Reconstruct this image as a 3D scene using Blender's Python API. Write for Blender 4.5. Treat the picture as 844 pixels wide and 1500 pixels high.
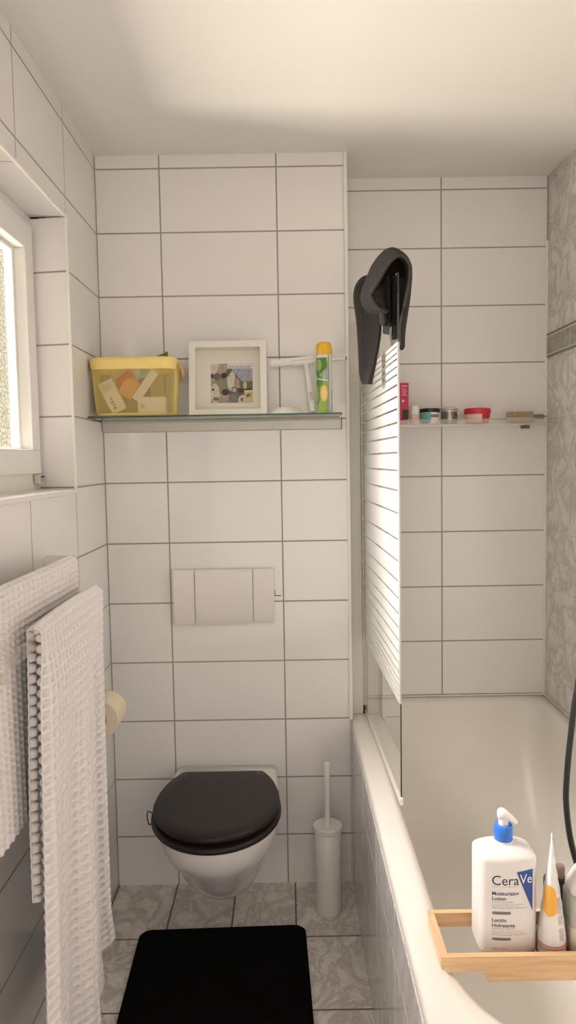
import bpy, bmesh, math, random
import numpy as np
from mathutils import Vector, Matrix
PI = math.pi
random.seed(7); rng = np.random.default_rng(7)
for o in list(bpy.data.objects): bpy.data.objects.remove(o)
scene = bpy.context.scene
COL = scene.collection

# ------------------------------------------------------------------ camera
CAM = Vector((0.5976, -2.4119, 1.4365)); yaw, pitch, roll = 0.0007, -0.0702, -0.0169
fw = Vector((math.sin(yaw)*math.cos(pitch), math.cos(yaw)*math.cos(pitch), math.sin(pitch)))
rt = fw.cross(Vector((0, 0, 1))).normalized(); up = rt.cross(fw)
r2 = rt*math.cos(roll)+up*math.sin(roll); u2 = -rt*math.sin(roll)+up*math.cos(roll)
cd = bpy.data.cameras.new('camera'); cam = bpy.data.objects.new('camera', cd); COL.objects.link(cam)
m = Matrix((r2, u2, -fw)).transposed().to_4x4(); m.translation = CAM
cam.matrix_world = m
cd.sensor_fit = 'VERTICAL'; cd.sensor_height = 36; cd.lens = 1075.98/1500*36
cd.clip_start = 0.02; cd.clip_end = 50
scene.camera = cam

# ------------------------------------------------------------------ light
scene.view_settings.view_transform = 'Standard'; scene.view_settings.look = 'None'
scene.view_settings.gamma = 1; scene.view_settings.exposure = 0.44
scene.view_settings.use_curve_mapping = False
w = bpy.data.worlds.new('daylight'); scene.world = w; w.use_nodes = True
bg = w.node_tree.nodes['Background']; bg.inputs[0].default_value = (1.0, 0.96, 0.86, 1); bg.inputs[1].default_value = 0.8

def area(name, loc, target, sx, sy, power, col, spread=180):
    l = bpy.data.lights.new(name, 'AREA'); l.shape = 'RECTANGLE'; l.size = sx; l.size_y = sy
    l.energy = power; l.color = col; l.spread = math.radians(spread)
    o = bpy.data.objects.new(name, l); COL.objects.link(o); o.location = loc
    d = (Vector(target)-Vector(loc)).normalized()
    o.rotation_euler = d.to_track_quat('-Z', 'Y').to_euler()
    return o
# daylight outside the window, daylight bounced up off the ground outside, and an added warm fill panel behind the camera, before the closed rear wall
area('window_daylight', (-0.42, -0.80, 1.80), (0.9, -1.00, 1.15), 1.0, 0.8, 44, (0.84, 0.83, 1.0), 75)
area('ground_bounce', (-2.3, -0.85, 0.55), (0.0, -0.85, 1.75), 0.5, 1.9, 50, (1.0, 0.98, 0.98), 90)
area('front_fill', (0.74, -3.0, 1.25), (0.75, 0, 1.15), 1.4, 2.2, 9.5, (1.0, 0.89, 0.80), 150)

# ------------------------------------------------------------------ materials
def mat(name, col, rough=.5, metal=0, spec=.5, trans=0, ior=1.45, emit=None, coat=0, alpha=1, sheen=0, subsurf=0):
    mt = bpy.data.materials.new(name); mt.use_nodes = True
    b = mt.node_tree.nodes['Principled BSDF']
    b.inputs['Base Color'].default_value = (*col, 1); b.inputs['Roughness'].default_value = rough
    b.inputs['Metallic'].default_value = metal; b.inputs['Specular IOR Level'].default_value = spec
    b.inputs['Transmission Weight'].default_value = trans; b.inputs['IOR'].default_value = ior
    b.inputs['Coat Weight'].default_value = coat; b.inputs['Alpha'].default_value = alpha
    b.inputs['Sheen Weight'].default_value = sheen
    if subsurf:
        b.inputs['Subsurface Weight'].default_value = subsurf; b.inputs['Subsurface Scale'].default_value = .01
    return mt
class NT:
    def __init__(s, mt): s.t = mt.node_tree; s.b = s.t.nodes['Principled BSDF']; s.out = s.t.nodes['Material Output']
    def n(s, ty, **kw):
        x = s.t.nodes.new(ty)
        for k, v in kw.items(): setattr(x, k, v)
        return x
    def l(s, a, b): s.t.links.new(a, b)
    def m(s, op, a, b=None, c=None):
        x = s.n('ShaderNodeMath', operation=op)
        for i, v in enumerate((a, b, c)):
            if v is None: continue
            if isinstance(v, (int, float)): x.inputs[i].default_value = v
            else: s.l(v, x.inputs[i])
        return x.outputs[0]
    def coords(s):
        tc = s.n('ShaderNodeTexCoord'); sp = s.n('ShaderNodeSeparateXYZ'); s.l(tc.outputs['Object'], sp.inputs[0])
        s.tc = tc.outputs['Object']; return sp.outputs
    def lines(s, c, off, per, wd):          # 1 on joints at off + k*per
        f = s.m('SUBTRACT', c, off-per/2+per*200*-1)
        f = s.m('MODULO', f, per); f = s.m('SUBTRACT', f, per/2); f = s.m('ABSOLUTE', f)
        return s.soft(f, wd)
    def at(s, c, pos, wd): return s.soft(s.m('ABSOLUTE', s.m('SUBTRACT', c, pos)), wd)
    def soft(s, f, wd):
        mr = s.n('ShaderNodeMapRange'); mr.interpolation_type = 'SMOOTHSTEP'; s.l(f, mr.inputs[0])
        mr.inputs[1].default_value = wd*.35; mr.inputs[2].default_value = wd*.75; mr.inputs[3].default_value = 1; mr.inputs[4].default_value = 0
        return mr.outputs[0]
    def noise(s, scale, detail=3, vec=None, dist=0, rough=.5):
        x = s.n('ShaderNodeTexNoise'); x.inputs['Scale'].default_value = scale; x.inputs['Detail'].default_value = detail
        x.inputs['Distortion'].default_value = dist; x.inputs['Roughness'].default_value = rough
        if vec is None:
            if not hasattr(s, 'tc'): s.coords()
            vec = s.tc
        s.l(vec, x.inputs['Vector']); return x.outputs['Fac']
    def mix(s, f, a, b):
        x = s.n('ShaderNodeMix', data_type='RGBA')
        for sock, v in ((x.inputs['Factor'], f), (x.inputs['A'], a), (x.inputs['B'], b)):
            if isinstance(v, (int, float)): sock.default_value = v
            elif isinstance(v, tuple): sock.default_value = (*v, 1)
            else: s.l(v, sock)
        return x.outputs['Result']
    def ramp(s, f, stops):
        x = s.n('ShaderNodeValToRGB'); s.l(f, x.inputs[0]); e = x.color_ramp.elements
        while len(e) < len(stops): e.new(.5)
        for i, (p, c) in enumerate(stops): e[i].position = p; e[i].color = (*c, 1)
        return x.outputs[0]
    def bump(s, h, strength=.3, dist=.002, nrm=None):
        x = s.n('ShaderNodeBump'); x.inputs['Strength'].default_value = strength; x.inputs['Distance'].default_value = dist
        s.l(h, x.inputs['Height'])
        if nrm: s.l(nrm, x.inputs['Normal'])
        s.l(x.outputs[0], s.b.inputs['Normal']); return x.outputs[0]

WHITE = (0.81, 0.79, 0.775)
GROUT = (0.33, 0.305, 0.28)
def tile_mat(name, joints, base=WHITE, grout=GROUT, wd=.0042, rough=.09, marble=False, vein=(0.42, .39, .36), stretch=(1, 1, 1)):
    """joints: list of (axis, offset, period or None)"""
    mt = mat(name, base, rough, spec=.5); t = NT(mt); c = t.coords(); msk = None
    for ax, off, per in joints:
        a = t.lines(c[ax], off, per, wd) if per else t.at(c[ax], off, wd)
        msk = a if msk is None else t.m('MAXIMUM', msk, a)
    col = base
    if marble:
        mp = t.n('ShaderNodeMapping'); t.l(t.tc, mp.inputs[0]); mp.inputs['Scale'].default_value = stretch
        n1 = t.noise(8, 7, mp.outputs[0], .7, .68); n2 = t.noise(19, 6, mp.outputs[0], .9, .7)
        v = t.m('ABSOLUTE', t.m('SUBTRACT', n1, .5)); v = t.m('MULTIPLY', v, 12)
        v2 = t.m('ABSOLUTE', t.m('SUBTRACT', n2, .52)); v2 = t.m('MULTIPLY', v2, 14)
        v = t.m('MINIMUM', t.m('MINIMUM', v, 1), t.m('ADD', t.m('MINIMUM', v2, 1), .45))
        col = t.ramp(v, [(0, vein), (.45, tuple(.5*(x+y) for x, y in zip(vein, base))), (1, base)])
    r = t.mix(msk, col, grout); t.l(r, t.b.inputs['Base Color'])
    t.l(t.m('ADD', t.m('MULTIPLY', msk, .6), rough), t.b.inputs['Roughness'])
    wav = t.noise(5.0, 1)
    h = t.m('ADD', t.m('MULTIPLY', msk, -1.0), t.m('MULTIPLY', wav, .9))
    t.bump(h, .5, .0015)
    return mt
RZ = (2, 2.3704-2.4, .2)
M = {}
M['tile_pre'] = tile_mat('white_tile_cistern_wall', [(0, .2062, .3732), RZ, (0, .0005, None)])
M['tile_side'] = tile_mat('white_tile_step', [RZ])
M['tile_shower'] = tile_mat('white_tile_shower_wall', [(0, 1.1534-.3732*4, .3732), RZ])
M['tile_left'] = tile_mat('white_tile_left_wall', [(1, -.333, .3732), RZ])
M['tile_jamb'] = tile_mat('white_tile_jamb', [RZ])
M['tile_head'] = tile_mat('white_tile_head', [(1, -.705, .3732)])
MB_ = (.78, .75, .71); MV = (.50, .475, .45); JG = (.68, .63, .56)
M['marble_right'] = tile_mat('grey_marble_tile_right_wall', [(1, .012, .2), (2, 1.572, .2)], MB_, JG, .004, .2, True, MV)
M['marble_floor'] = tile_mat('marble_floor_tile', [(0, .003, .2), (1, -.287, .298)], (.86, .82, .775), (.17, .15, .135), .005, .16, True, (.56, .52, .475), (1.1, .8, 1))
M['marble_apron'] = tile_mat('marble_apron_tile', [(1, -.67, .305), (2, .42, .2)], (.74, .72, .715), (.86, .84, .83), .0035, .10, True, (.52, .505, .50), (1, 1.6, .6))
M['ceiling'] = mat('painted_ceiling', (.83, .81, .79), .85)
t = NT(M['ceiling']); t.bump(t.noise(60, 4), .12, .002)
M['rearwall'] = mat('painted_rear_wall', (.62, .55, .47), .8)
M['trim'] = mat('white_plastic_trim', (.82, .79, .74), .35)
M['enamel'] = mat('white_bath_enamel', (.80, .765, .70), .30)
M['ceramic'] = mat('white_ceramic', (.82, .79, .77), .09, coat=.4)
M['frame_white'] = mat('white_window_paint', (.82, .80, .76), .38)
M['black_seat'] = mat('black_brown_lacquer', (.016, .012, .0115), .42, spec=.35)
M['plastic_white'] = mat('white_plastic', (.82, .795, .765), .32)
M['plate'] = mat('cream_plastic', (.80, .77, .73), .38)
M['alu'] = mat('satin_aluminium', (.66, .64, .60), .35, .35)
M['chrome'] = mat('chrome', (.75, .74, .72), .12, 1)
M['silver_paint'] = mat('grey_metal_rail', (.56, .545, .50), .4, .3)
M['black'] = mat('black_plastic', (.012, .012, .013), .35)
M['hose'] = mat('black_hose_rubber', (.012, .012, .012), .42)
M['blue'] = mat('blue_plastic', (.035, .17, .62), .35)
M['bottle'] = mat('white_bottle_plastic', (.78, .75, .725), .34, subsurf=.1)
M['label_black'] = mat('print_black', (.02, .02, .022), .5)
M['label_navy'] = mat('print_navy', (.03, .035, .13), .5)
M['label_blue'] = mat('print_blue', (.035, .085, .32), .45)
M['label_grey'] = mat('print_grey', (.23, .20, .19), .5)
M['label_white'] = mat('print_white', (.85, .83, .80), .5)
M['paper'] = mat('toilet_paper', (.80, .70, .52), .9)
M['yellow'] = mat('yellow_lacquered_metal', (.88, .69, .24), .38)
M['cream_card'] = mat('cream_card', (.80, .76, .62), .6)
M['white_card'] = mat('white_card', (.78, .77, .70), .6)
M['orange'] = mat('orange_packaging', (.80, .33, .12), .5)
M['red'] = mat('red_plastic', (.60, .035, .045), .35)
M['pinkred'] = mat('pink_red_carton', (.55, .03, .10), .45)
M['green_leaf'] = mat('green_packaging', (.10, .20, .07), .5)
M['purple'] = mat('purple_packaging', (.20, .12, .26), .5)
M['teal'] = mat('teal_packaging', (.16, .42, .40), .5)
M['capyellow'] = mat('orange_yellow_cap', (.88, .50, .035), .35)
M['lime'] = mat('lime_print', (.30, .42, .09), .35)
M['limedark'] = mat('green_print', (.07, .22, .05), .35)
M['citrus'] = mat('orange_slice_print', (.80, .52, .12), .35)
M['can_grey'] = mat('can_grey_blue_print', (.35, .45, .45), .35)
M['can_white'] = mat('can_white_print', (.72, .72, .67), .25)
M['bristle'] = mat('natural_bristle', (.52, .42, .24), .8)
M['woodgrey'] = mat('pale_wood', (.55, .46, .34), .6)
M['coffee'] = mat('dark_scrub', (.055, .022, .018), .5)
M['cream'] = mat('cream_content', (.80, .78, .70), .5)
M['pinklabel'] = mat('pink_label', (.78, .55, .52), .5)
M['brownplastic'] = mat('brown_plastic', (.20, .14, .11), .4)
M['darkglass'] = mat('dark_bottle', (.015, .018, .02), .15)
M['liquid'] = mat('beige_liquid', (.68, .62, .52), .3)
M['greenglass'] = mat('green_grey_bottle', (.46, .47, .41), .2, subsurf=0)
M['beige_print'] = mat('orange_print', (.86, .42, .07), .4)
M['rustline'] = mat('rust_red_print', (.65, .22, .10), .4)
M['darkgap'] = mat('dark_sealant', (.05, .045, .04), .8)
M['mat_board'] = mat('frame_mount_board', (.80, .76, .68), .8)
M['frame_lacquer'] = mat('frame_white_lacquer', (.80, .77, .70), .4)
for k, c in dict(p_tan=(.42, .33, .24), p_brown=(.16, .11, .08), p_cream=(.66, .60, .50), p_dark=(.03, .028, .03), p_sky=(.34, .37, .42), p_grass=(.13, .13, .06), p_yel=(.62, .57, .22), p_grey=(.20, .19, .18), p_skin=(.55, .45, .36), p_white=(.75, .74, .72), p_olive=(.25, .24, .16)).items():
    mm = mat('print_'+k[2:], c, .6); tt = NT(mm)
    n_ = tt.noise(160, 4); tt.l(tt.mix(n_, tuple(x*.45 for x in c), tuple(min(1, x*1.4) for x in c)), tt.b.inputs['Base Color']); M[k] = mm

# thin clear glass / acrylic: mostly transparent with a glossy skin (thin sheet, so no refraction shift)
def clear(name, tint, gloss=.08, rough=.03):
    mt = bpy.data.materials.new(name); mt.use_nodes = True; tr = mt.node_tree; tr.nodes.clear()
    o = tr.nodes.new('ShaderNodeOutputMaterial'); a = tr.nodes.new('ShaderNodeBsdfTransparent'); a.inputs[0].default_value = (*tint, 1)
    g = tr.nodes.new('ShaderNodeBsdfGlossy'); g.inputs['Roughness'].default_value = rough; g.inputs['Color'].default_value = (1, 1, 1, 1)
    f = tr.nodes.new('ShaderNodeFresnel'); f.inputs[0].default_value = 1.45
    ad = tr.nodes.new('ShaderNodeMath'); ad.operation = 'ADD'; ad.inputs[1].default_value = gloss; ad.use_clamp = True
    mx = tr.nodes.new('ShaderNodeMixShader')
    ge = tr.nodes.new('ShaderNodeNewGeometry'); iv = tr.nodes.new('ShaderNodeMath'); iv.operation = 'SUBTRACT'; iv.inputs[0].default_value = 1; ml = tr.nodes.new('ShaderNodeMath'); ml.operation = 'MULTIPLY'
    tr.links.new(ge.outputs['Backfacing'], iv.inputs[1]); tr.links.new(f.outputs[0], ad.inputs[0]); tr.links.new(ad.outputs[0], ml.inputs[0]); tr.links.new(iv.outputs[0], ml.inputs[1]); tr.links.new(ml.outputs[0], mx.inputs[0]); tr.links.new(a.outputs[0], mx.inputs[1]); tr.links.new(g.outputs[0], mx.inputs[2]); tr.links.new(mx.outputs[0], o.inputs[0])
    return mt
M['glass'] = clear('clear_glass', (.955, .97, .955), .0); M['frame_glass'] = clear('picture_glass', (.992, .992, .99), .0)
M['shelf_glass'] = clear('shelf_glass', (.80, .84, .80), .06)
M['acrylic'] = clear('clear_acrylic', (.88, .86, .82), .14)
M['acrylic_frost'] = clear('cloudy_acrylic', (.90, .88, .84), .14, .35)
M['edge_glass'] = mat('green_glass_edge', (.03, .065, .052), .15)
# textured window glass
mt = clear('obscured_window_glass', (.98, .98, .96), .0, .1); M['window_glass'] = mt
tr = mt.node_tree; tc = tr.nodes.new('ShaderNodeTexCoord'); mp = tr.nodes.new('ShaderNodeMapping'); mp.inputs['Scale'].default_value = (1, 1, .8)
tr.links.new(tc.outputs['Object'], mp.inputs[0])
vo = tr.nodes.new('ShaderNodeTexVoronoi'); vo.feature = 'DISTANCE_TO_EDGE'; vo.inputs['Scale'].default_value = 95
nz = tr.nodes.new('ShaderNodeTexNoise'); nz.inputs['Scale'].default_value = 9; nz.inputs['Detail'].default_value = 3
tr.links.new(mp.outputs[0], vo.inputs['Vector']); tr.links.new(mp.outputs[0], nz.inputs['Vector'])
cr = tr.nodes.new('ShaderNodeValToRGB'); cr.color_ramp.elements[0].position = .0; cr.color_ramp.elements[0].color = (.62, .60, .52, 1)
cr.color_ramp.elements[1].position = .16; cr.color_ramp.elements[1].color = (.98, .96, .90, 1)
tr.links.new(vo.outputs['Distance'], cr.inputs[0])
cr2 = tr.nodes.new('ShaderNodeValToRGB'); cr2.color_ramp.elements[0].position = .35; cr2.color_ramp.elements[0].color = (.98, .97, .945, 1)
cr2.color_ramp.elements[1].position = .6; cr2.color_ramp.elements[1].color = (.99, .98, .95, 1); tr.links.new(nz.outputs['Fac'], cr2.inputs[0])
mu = tr.nodes.new('ShaderNodeMix'); mu.data_type = 'RGBA'; mu.blend_type = 'MULTIPLY'; mu.inputs['Factor'].default_value = 1
tr.links.new(cr.outputs[0], mu.inputs['A']); tr.links.new(cr2.outputs[0], mu.inputs['B'])
tb = [n for n in tr.nodes if n.type == 'BSDF_TRANSPARENT'][0]; tr.links.new(mu.outputs['Result'], tb.inputs[0])
# white enamel print on the shower screen: diffuse + translucent
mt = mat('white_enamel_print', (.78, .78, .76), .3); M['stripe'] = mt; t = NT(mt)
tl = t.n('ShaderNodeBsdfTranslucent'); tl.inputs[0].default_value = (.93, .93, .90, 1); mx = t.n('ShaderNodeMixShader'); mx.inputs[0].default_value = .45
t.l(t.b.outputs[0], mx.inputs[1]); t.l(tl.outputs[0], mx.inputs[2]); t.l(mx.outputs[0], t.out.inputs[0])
# towel cotton
M['towel'] = mat('white_waffle_cotton', (.80, .765, .755), .95); t = NT(M['towel']); t.bump(t.noise(700, 2), .4, .0008)
# plush mat
M['plush'] = mat('black_plush', (.004, .004, .0045), 1.0, spec=.1); t = NT(M['plush'])
t.l(t.mix(t.noise(14, 3, None, .6), (.0015, .0015, .0018), (.006, .006, .0068)), t.b.inputs['Base Color']); t.bump(t.noise(900, 2), .8, .002)
# socks
M['sock'] = mat('charcoal_knit', (.024, .0195, .0175), .95, sheen=.04); t = NT(M['sock']); t.bump(t.noise(900, 2), .5, .0006)
# bamboo
def wood(name, c1, c2, axis, rough=.42):
    mt = mat(name, c1, rough); t = NT(mt); t.coords(); mp = t.n('ShaderNodeMapping'); t.l(t.tc, mp.inputs[0])
    sc = [60, 60, 60]; sc[axis] = 4; mp.inputs['Scale'].default_value = sc
    n1 = t.noise(1.6, 4, mp.outputs[0], 1.0); t.l(t.ramp(n1, [(.3, c2), (.65, c1)]), t.b.inputs['Base Color']); return mt
M['bamboo_x'] = wood('bamboo_along', (.78, .54, .31), (.62, .38, .19), 0)
M['bamboo_y'] = wood('bamboo_across', (.80, .56, .34), (.66, .42, .22), 1)
M['bamboo_dark'] = wood('bamboo_slats', (.36, .20, .10), (.25, .13, .06), 1)
M['handle_wood'] = wood('handle_wood', (.62, .42, .24), (.48, .30, .16), 1)

# ------------------------------------------------------------------ helpers
ORG = {}
def link(name, bm, mt, parent=None, smooth=False, angle=None):
    me = bpy.data.meshes.new(name)
    off = ORG.get(parent.name, Vector((0, 0, 0))) if parent else Vector((0, 0, 0))
    bmesh.ops.recalc_face_normals(bm, faces=bm.faces) if angle != 'keep' else None
    bm.transform(Matrix.Translation(-off)); bm.to_mesh(me); bm.free()
    for x in (mt if isinstance(mt, list) else [mt]): me.materials.append(x)
    if smooth:
        me.polygons.foreach_set('use_smooth', [True]*len(me.polygons))
        if smooth != 'all': me.set_sharp_from_angle(angle=math.radians(smooth if smooth is not True else 35))
    o = bpy.data.objects.new(name, me); COL.objects.link(o)
    if parent: o.parent = parent
    ORG[o.name] = off
    return o
def thing(name, label, cat, loc, group=None):
    o = bpy.data.objects.new(name, None); o.empty_display_size = .02; COL.objects.link(o); o.location = loc
    ORG[o.name] = Vector(loc); o['label'] = label; o['category'] = cat
    if group: o['group'] = group
    return o
def tag(o, label, cat, group=None):
    o['label'] = label; o['category'] = cat
    if group: o['group'] = group
    # move the origin to the mesh base
    me = o.data; n = len(me.vertices); a = np.empty(n*3, dtype=np.float32); me.vertices.foreach_get('co', a); a = a.reshape(-1, 3)
    c = Vector(((a[:, 0].min()+a[:, 0].max())/2, (a[:, 1].min()+a[:, 1].max())/2, a[:, 2].min()))
    me.transform(Matrix.Translation(-c)); o.location = Vector(o.location)+c; ORG[o.name] = c.copy()
    return o
def struct(name, bm, mt, parent=None, smooth=False):
    o = link(name, bm, mt, parent, smooth)
    if not parent: o['kind'] = 'structure'
    return o
def box(bm, x0, x1, y0, y1, z0, z1, bev=0, mi=0, seg=2):
    t = bmesh.new(); bmesh.ops.create_cube(t, size=1)
    for v in t.verts: v.co = Vector((x0+(v.co.x+.5)*(x1-x0), y0+(v.co.y+.5)*(y1-y0), z0+(v.co.z+.5)*(z1-z0)))
    if bev: bmesh.ops.bevel(t, geom=list(t.edges), offset=bev, segments=seg, profile=.6, affect='EDGES', clamp_overlap=True)
    for f in t.faces: f.material_index = mi
    merge(bm, t)
def merge(bm, t, mtx=None):
    if mtx is not None: t.transform(mtx)
    me = bpy.data.meshes.new('tmp'); t.to_mesh(me); t.free(); bm.from_mesh(me); bpy.data.meshes.remove(me)
def quad(bm, pts, mi=0):
    f = bm.faces.new([bm.verts.new(p) for p in pts]); f.material_index = mi; return f
def loft(bm, rings, cap0=True, cap1=True, closed=True, mi=0):
    vs = [[bm.verts.new(p) for p in r] for r in rings]; n = len(vs[0])
    for a, b in zip(vs, vs[1:]):
        for i in range(n if closed else n-1):
            j = (i+1) % n
            f = bm.faces.new((a[i], a[j], b[j], b[i])); f.material_index = mi
    if cap0: bm.faces.new(vs[0][::-1]).material_index = mi
    if cap1: bm.faces.new(vs[-1]).material_index = mi
    return vs
def lathe(bm, prof, c, n=40, cap0=True, cap1=True, mi=0, axis='z', mtx=None):
    rings = []
    for r, h in prof:
        ring = []
        for i in range(n):
            a = 2*PI*i/n; p = Vector((r*math.cos(a), r*math.sin(a), h))
            if axis == 'y': p = Vector((p.x, p.z, p.y))
            if axis == 'x': p = Vector((p.z, p.x, p.y))
            if mtx is not None: p = mtx @ p
            ring.append(p+Vector(c))
        rings.append(ring)
    return loft(bm, rings, cap0, cap1, mi=mi)
def catmull(P, n):
    P = [np.array(p, float) for p in P]; out = []
    for i in range(len(P)-1):
        p0 = P[i-1] if i else 2*P[0]-P[1]; p1 = P[i]; p2 = P[i+1]; p3 = P[i+2] if i+2 < len(P) else 2*P[-1]-P[-2]
        for k in range(n):
            t = k/n; out.append(.5*((2*p1)+(-p0+p2)*t+(2*p0-5*p1+4*p2-p3)*t*t+(-p0+3*p1-3*p2+p3)*t**3))
    out.append(P[-1]); return out
def tube(bm, pts, r, n=12, mi=0, caps=True):
    pts = [Vector(p) for p in pts]; rings = []; prev = None
    for i, p in enumerate(pts):
        d = (pts[min(i+1, len(pts)-1)]-pts[max(i-1, 0)]).normalized()
        if prev is None:
            a = Vector((0, 0, 1)) if abs(d.z) < .9 else Vector((1, 0, 0)); u = d.cross(a).normalized()
        else: u = (prev-d*prev.dot(d)).normalized()
        prev = u; v = d.cross(u); rr = r[i] if isinstance(r, (list, tuple)) else r
        rings.append([p+u*rr*math.cos(2*PI*k/n)+v*rr*math.sin(2*PI*k/n) for k in range(n)])
    loft(bm, rings, caps, caps, mi=mi)
def rrect(cx, cy, hx, hy, r, n=6):
    pts = []
    for qx, qy, a0 in ((1, 1, 0), (-1, 1, 90), (-1, -1, 180), (1, -1, 270)):
        for k in range(n+1):
            a = math.radians(a0+90*k/n); pts.append((cx+qx*(hx-r)+r*math.cos(a), cy+qy*(hy-r)+r*math.sin(a)))
    return pts
def text_bm(s, size, align='LEFT', bold=0.0, spacing=1.0):
    cu = bpy.data.curves.new('t', 'FONT'); cu.body = s; cu.size = size; cu.align_x = align; cu.offset = bold; cu.space_character = spacing; cu.resolution_u = 3
    o = bpy.data.objects.new('t', cu); COL.objects.link(o); bpy.context.view_layer.update()
    me = bpy.data.meshes.new_from_object(o.evaluated_get(bpy.context.evaluated_depsgraph_get()))
    bpy.data.objects.remove(o); bpy.data.curves.remove(cu)
    bm = bmesh.new(); bm.from_mesh(me); bpy.data.meshes.remove(me); return bm
def fit_text(s, width, cap, **kw):             # text scaled to a width and a cap height, baseline at 0, left at 0
    b = text_bm(s, 1.0, **kw); xs = [v.co.x for v in b.verts]
    hb = text_bm('H', 1.0, **{k: v for k, v in kw.items() if k != 'spacing'}); ch = max(v.co.y for v in hb.verts); hb.free()
    sx = width/(max(xs)-min(xs)); sy = cap/ch; x0 = min(xs)
    for v in b.verts: v.co = Vector(((v.co.x-x0)*sx, v.co.y*sy, 0))
    return b

# ------------------------------------------------------------------ room shell
ZC = 2.4123; XR = 1.5291; XP = .8; YS = .2254; YB = -3.05
bm = bmesh.new(); box(bm, -.02, XR+.1, YB, YS+.1, -.1, 0); struct('floor', bm, M['marble_floor'])
bm = bmesh.new(); box(bm, -.19, XR+.1, YB, YS+.1, ZC, ZC+.1); struct('ceiling', bm, M['ceiling'])
bm = bmesh.new(); box(bm, -.19, XP-.004, 0, YS+.1, 0, ZC)
struct('wall_back', bm, M['tile_pre'])
bm = bmesh.new(); box(bm, XP-.004, XR+.1, YS, YS+.1, 0, ZC); struct('wall_shower', bm, M['tile_shower'])
bm = bmesh.new(); box(bm, XP-.003, XP, .0, YS, 0, ZC); struct('wall_step', bm, M['tile_side'])
bm = bmesh.new(); box(bm, XR, XR+.1, YB, YS, 0, ZC); struct('wall_right', bm, M['marble_right'])
bm = bmesh.new(); box(bm, -.19, XR+.1, YB-.1, YB, 0, ZC); struct('wall_rear', bm, M['rearwall'])
# left wall with the window recess (reveals .1 deep, wall behind the frame .3 thick)
WY1, WY0, WZ0, WZ1 = -.333, -1.26, 1.366, 2.117
bm = bmesh.new()
def wx(y0, y1, z0, z1): quad(bm, [(0, y0, z0), (0, y1, z0), (0, y1, z1), (0, y0, z1)], 0)
wx(YB, WY0, 0, ZC); wx(WY1, 0, 0, ZC); wx(WY0, WY1, 0, WZ0-.012); wx(WY0, WY1, WZ1, ZC)
D = -.185
quad(bm, [(0, WY1, WZ0-.012), (0, WY1, WZ1), (D, WY1+.03, WZ1), (D, WY1+.03, WZ0-.012)], 1)
quad(bm, [(0, WY0, WZ0-.012), (0, WY0, WZ1), (D, WY0, WZ1), (D, WY0, WZ0-.012)], 1)
quad(bm, [(0, WY0, WZ1), (0, WY1, WZ1), (D, WY1+.03, WZ1+.012), (D, WY0, WZ1+.012)], 2)
quad(bm, [(0, WY0, WZ0-.012), (0, WY1, WZ0-.012), (D, WY1+.03, WZ0-.012), (D, WY0, WZ0-.012)], 3)
quad(bm, [(D, YB, 0), (D, WY0, 0), (D, WY0, ZC), (D, YB, ZC)], 3); quad(bm, [(D, WY1+.03, 0), (D, 0, 0), (D, 0, ZC), (D, WY1+.03, ZC)], 3)
quad(bm, [(D, WY0, 0), (D, WY1+.03, 0), (D, WY1+.03, WZ0-.012), (D, WY0, WZ0-.012)], 3); quad(bm, [(D, WY0, WZ1+.012), (D, WY1+.03, WZ1+.012), (D, WY1+.03, ZC), (D, WY0, ZC)], 3)
struct('wall_left', bm, [M['tile_left'], M['tile_jamb'], M['tile_head'], M['ceiling']])
# white corner beads
bm = bmesh.new(); box(bm, XP-.006, XP+.005, -.006, .004, .565, ZC, .002); struct('trim_1', bm, M['trim'])
bm = bmesh.new(); box(bm, XR-.009, XR, YS-.004, YS, .565, 2.19, .001); struct('trim_2', bm, M['trim'])
for i, (a, b, c, d) in enumerate(((WY1-.004, WY1+.004, WZ0-.012, WZ1+.006), (WY0-.004, WY0+.004, WZ0-.012, WZ1+.006))):
    bm = bmesh.new(); box(bm, -.004, .003, a, b, c, d, .0015); struct('trim_%d' % (3+i), bm, M['trim'])
bm = bmesh.new(); box(bm, -.004, .003, WY0, WY1, WZ1-.003, WZ1+.005, .0015); struct('trim_5', bm, M['trim'])
# sill
bm = bmesh.new(); box(bm, -.115, .004, WY0, WY1, WZ0-.014, WZ0, .003); struct('trim_6', bm, M['trim'])
# decorative border band on the right wall
bm = bmesh.new(); x = XR-.003
box(bm, x, XR, YS-2.4, YS-.001, 1.783, 1.866, 0, 0)
for z0, z1, mi in ((1.790, 1.795, 1), (1.853, 1.858, 1), (1.783, 1.7875, 2), (1.862, 1.866, 2)): box(bm, x-.0012, x, YS-2.4, YS-.001, z0, z1, .0003, mi)
k = 0
while k < 11:
    yc = .012-.2*k
    box(bm, x-.0008, x, yc-.002, yc+.002, 1.783, 1.866, 0, 1)
    yd = yc+.155; s = .026
    def strip(pts, wd=.0016, cl=True):
        n = len(pts)
        for i in range(n if cl else n-1):
            a = Vector(pts[i]); b = Vector(pts[(i+1) % n]); d = (b-a).normalized(); nn = Vector((-d.y, d.x))*wd/2
            quad(bm, [(x-.0012, *(p)) for p in ((a-nn), (b-nn), (b+nn), (a+nn))], 1)
    if k < 10:
        strip([(yd-.017, 1.824), (yd, 1.824+.028), (yd+.017, 1.824), (yd, 1.824-.028)])
        strip([(yd-.009, 1.824), (yd, 1.824+.014), (yd+.009, 1.824), (yd, 1.824-.014)], .001)
        ya = yc+.075
        strip([(ya-.0+.045*math.cos(a)*-1, 1.824+.030*math.sin(a)) for a in np.linspace(-1.4, 1.4, 16)], .002, False)
        strip([(ya+.008-.02*math.cos(a), 1.824+.016*math.sin(a)) for a in np.linspace(0, 2*PI, 14)], .0012, False)
        strip([(ya-.075, 1.824), (ya-.045, 1.824)], .002, False)
    k += 1
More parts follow.
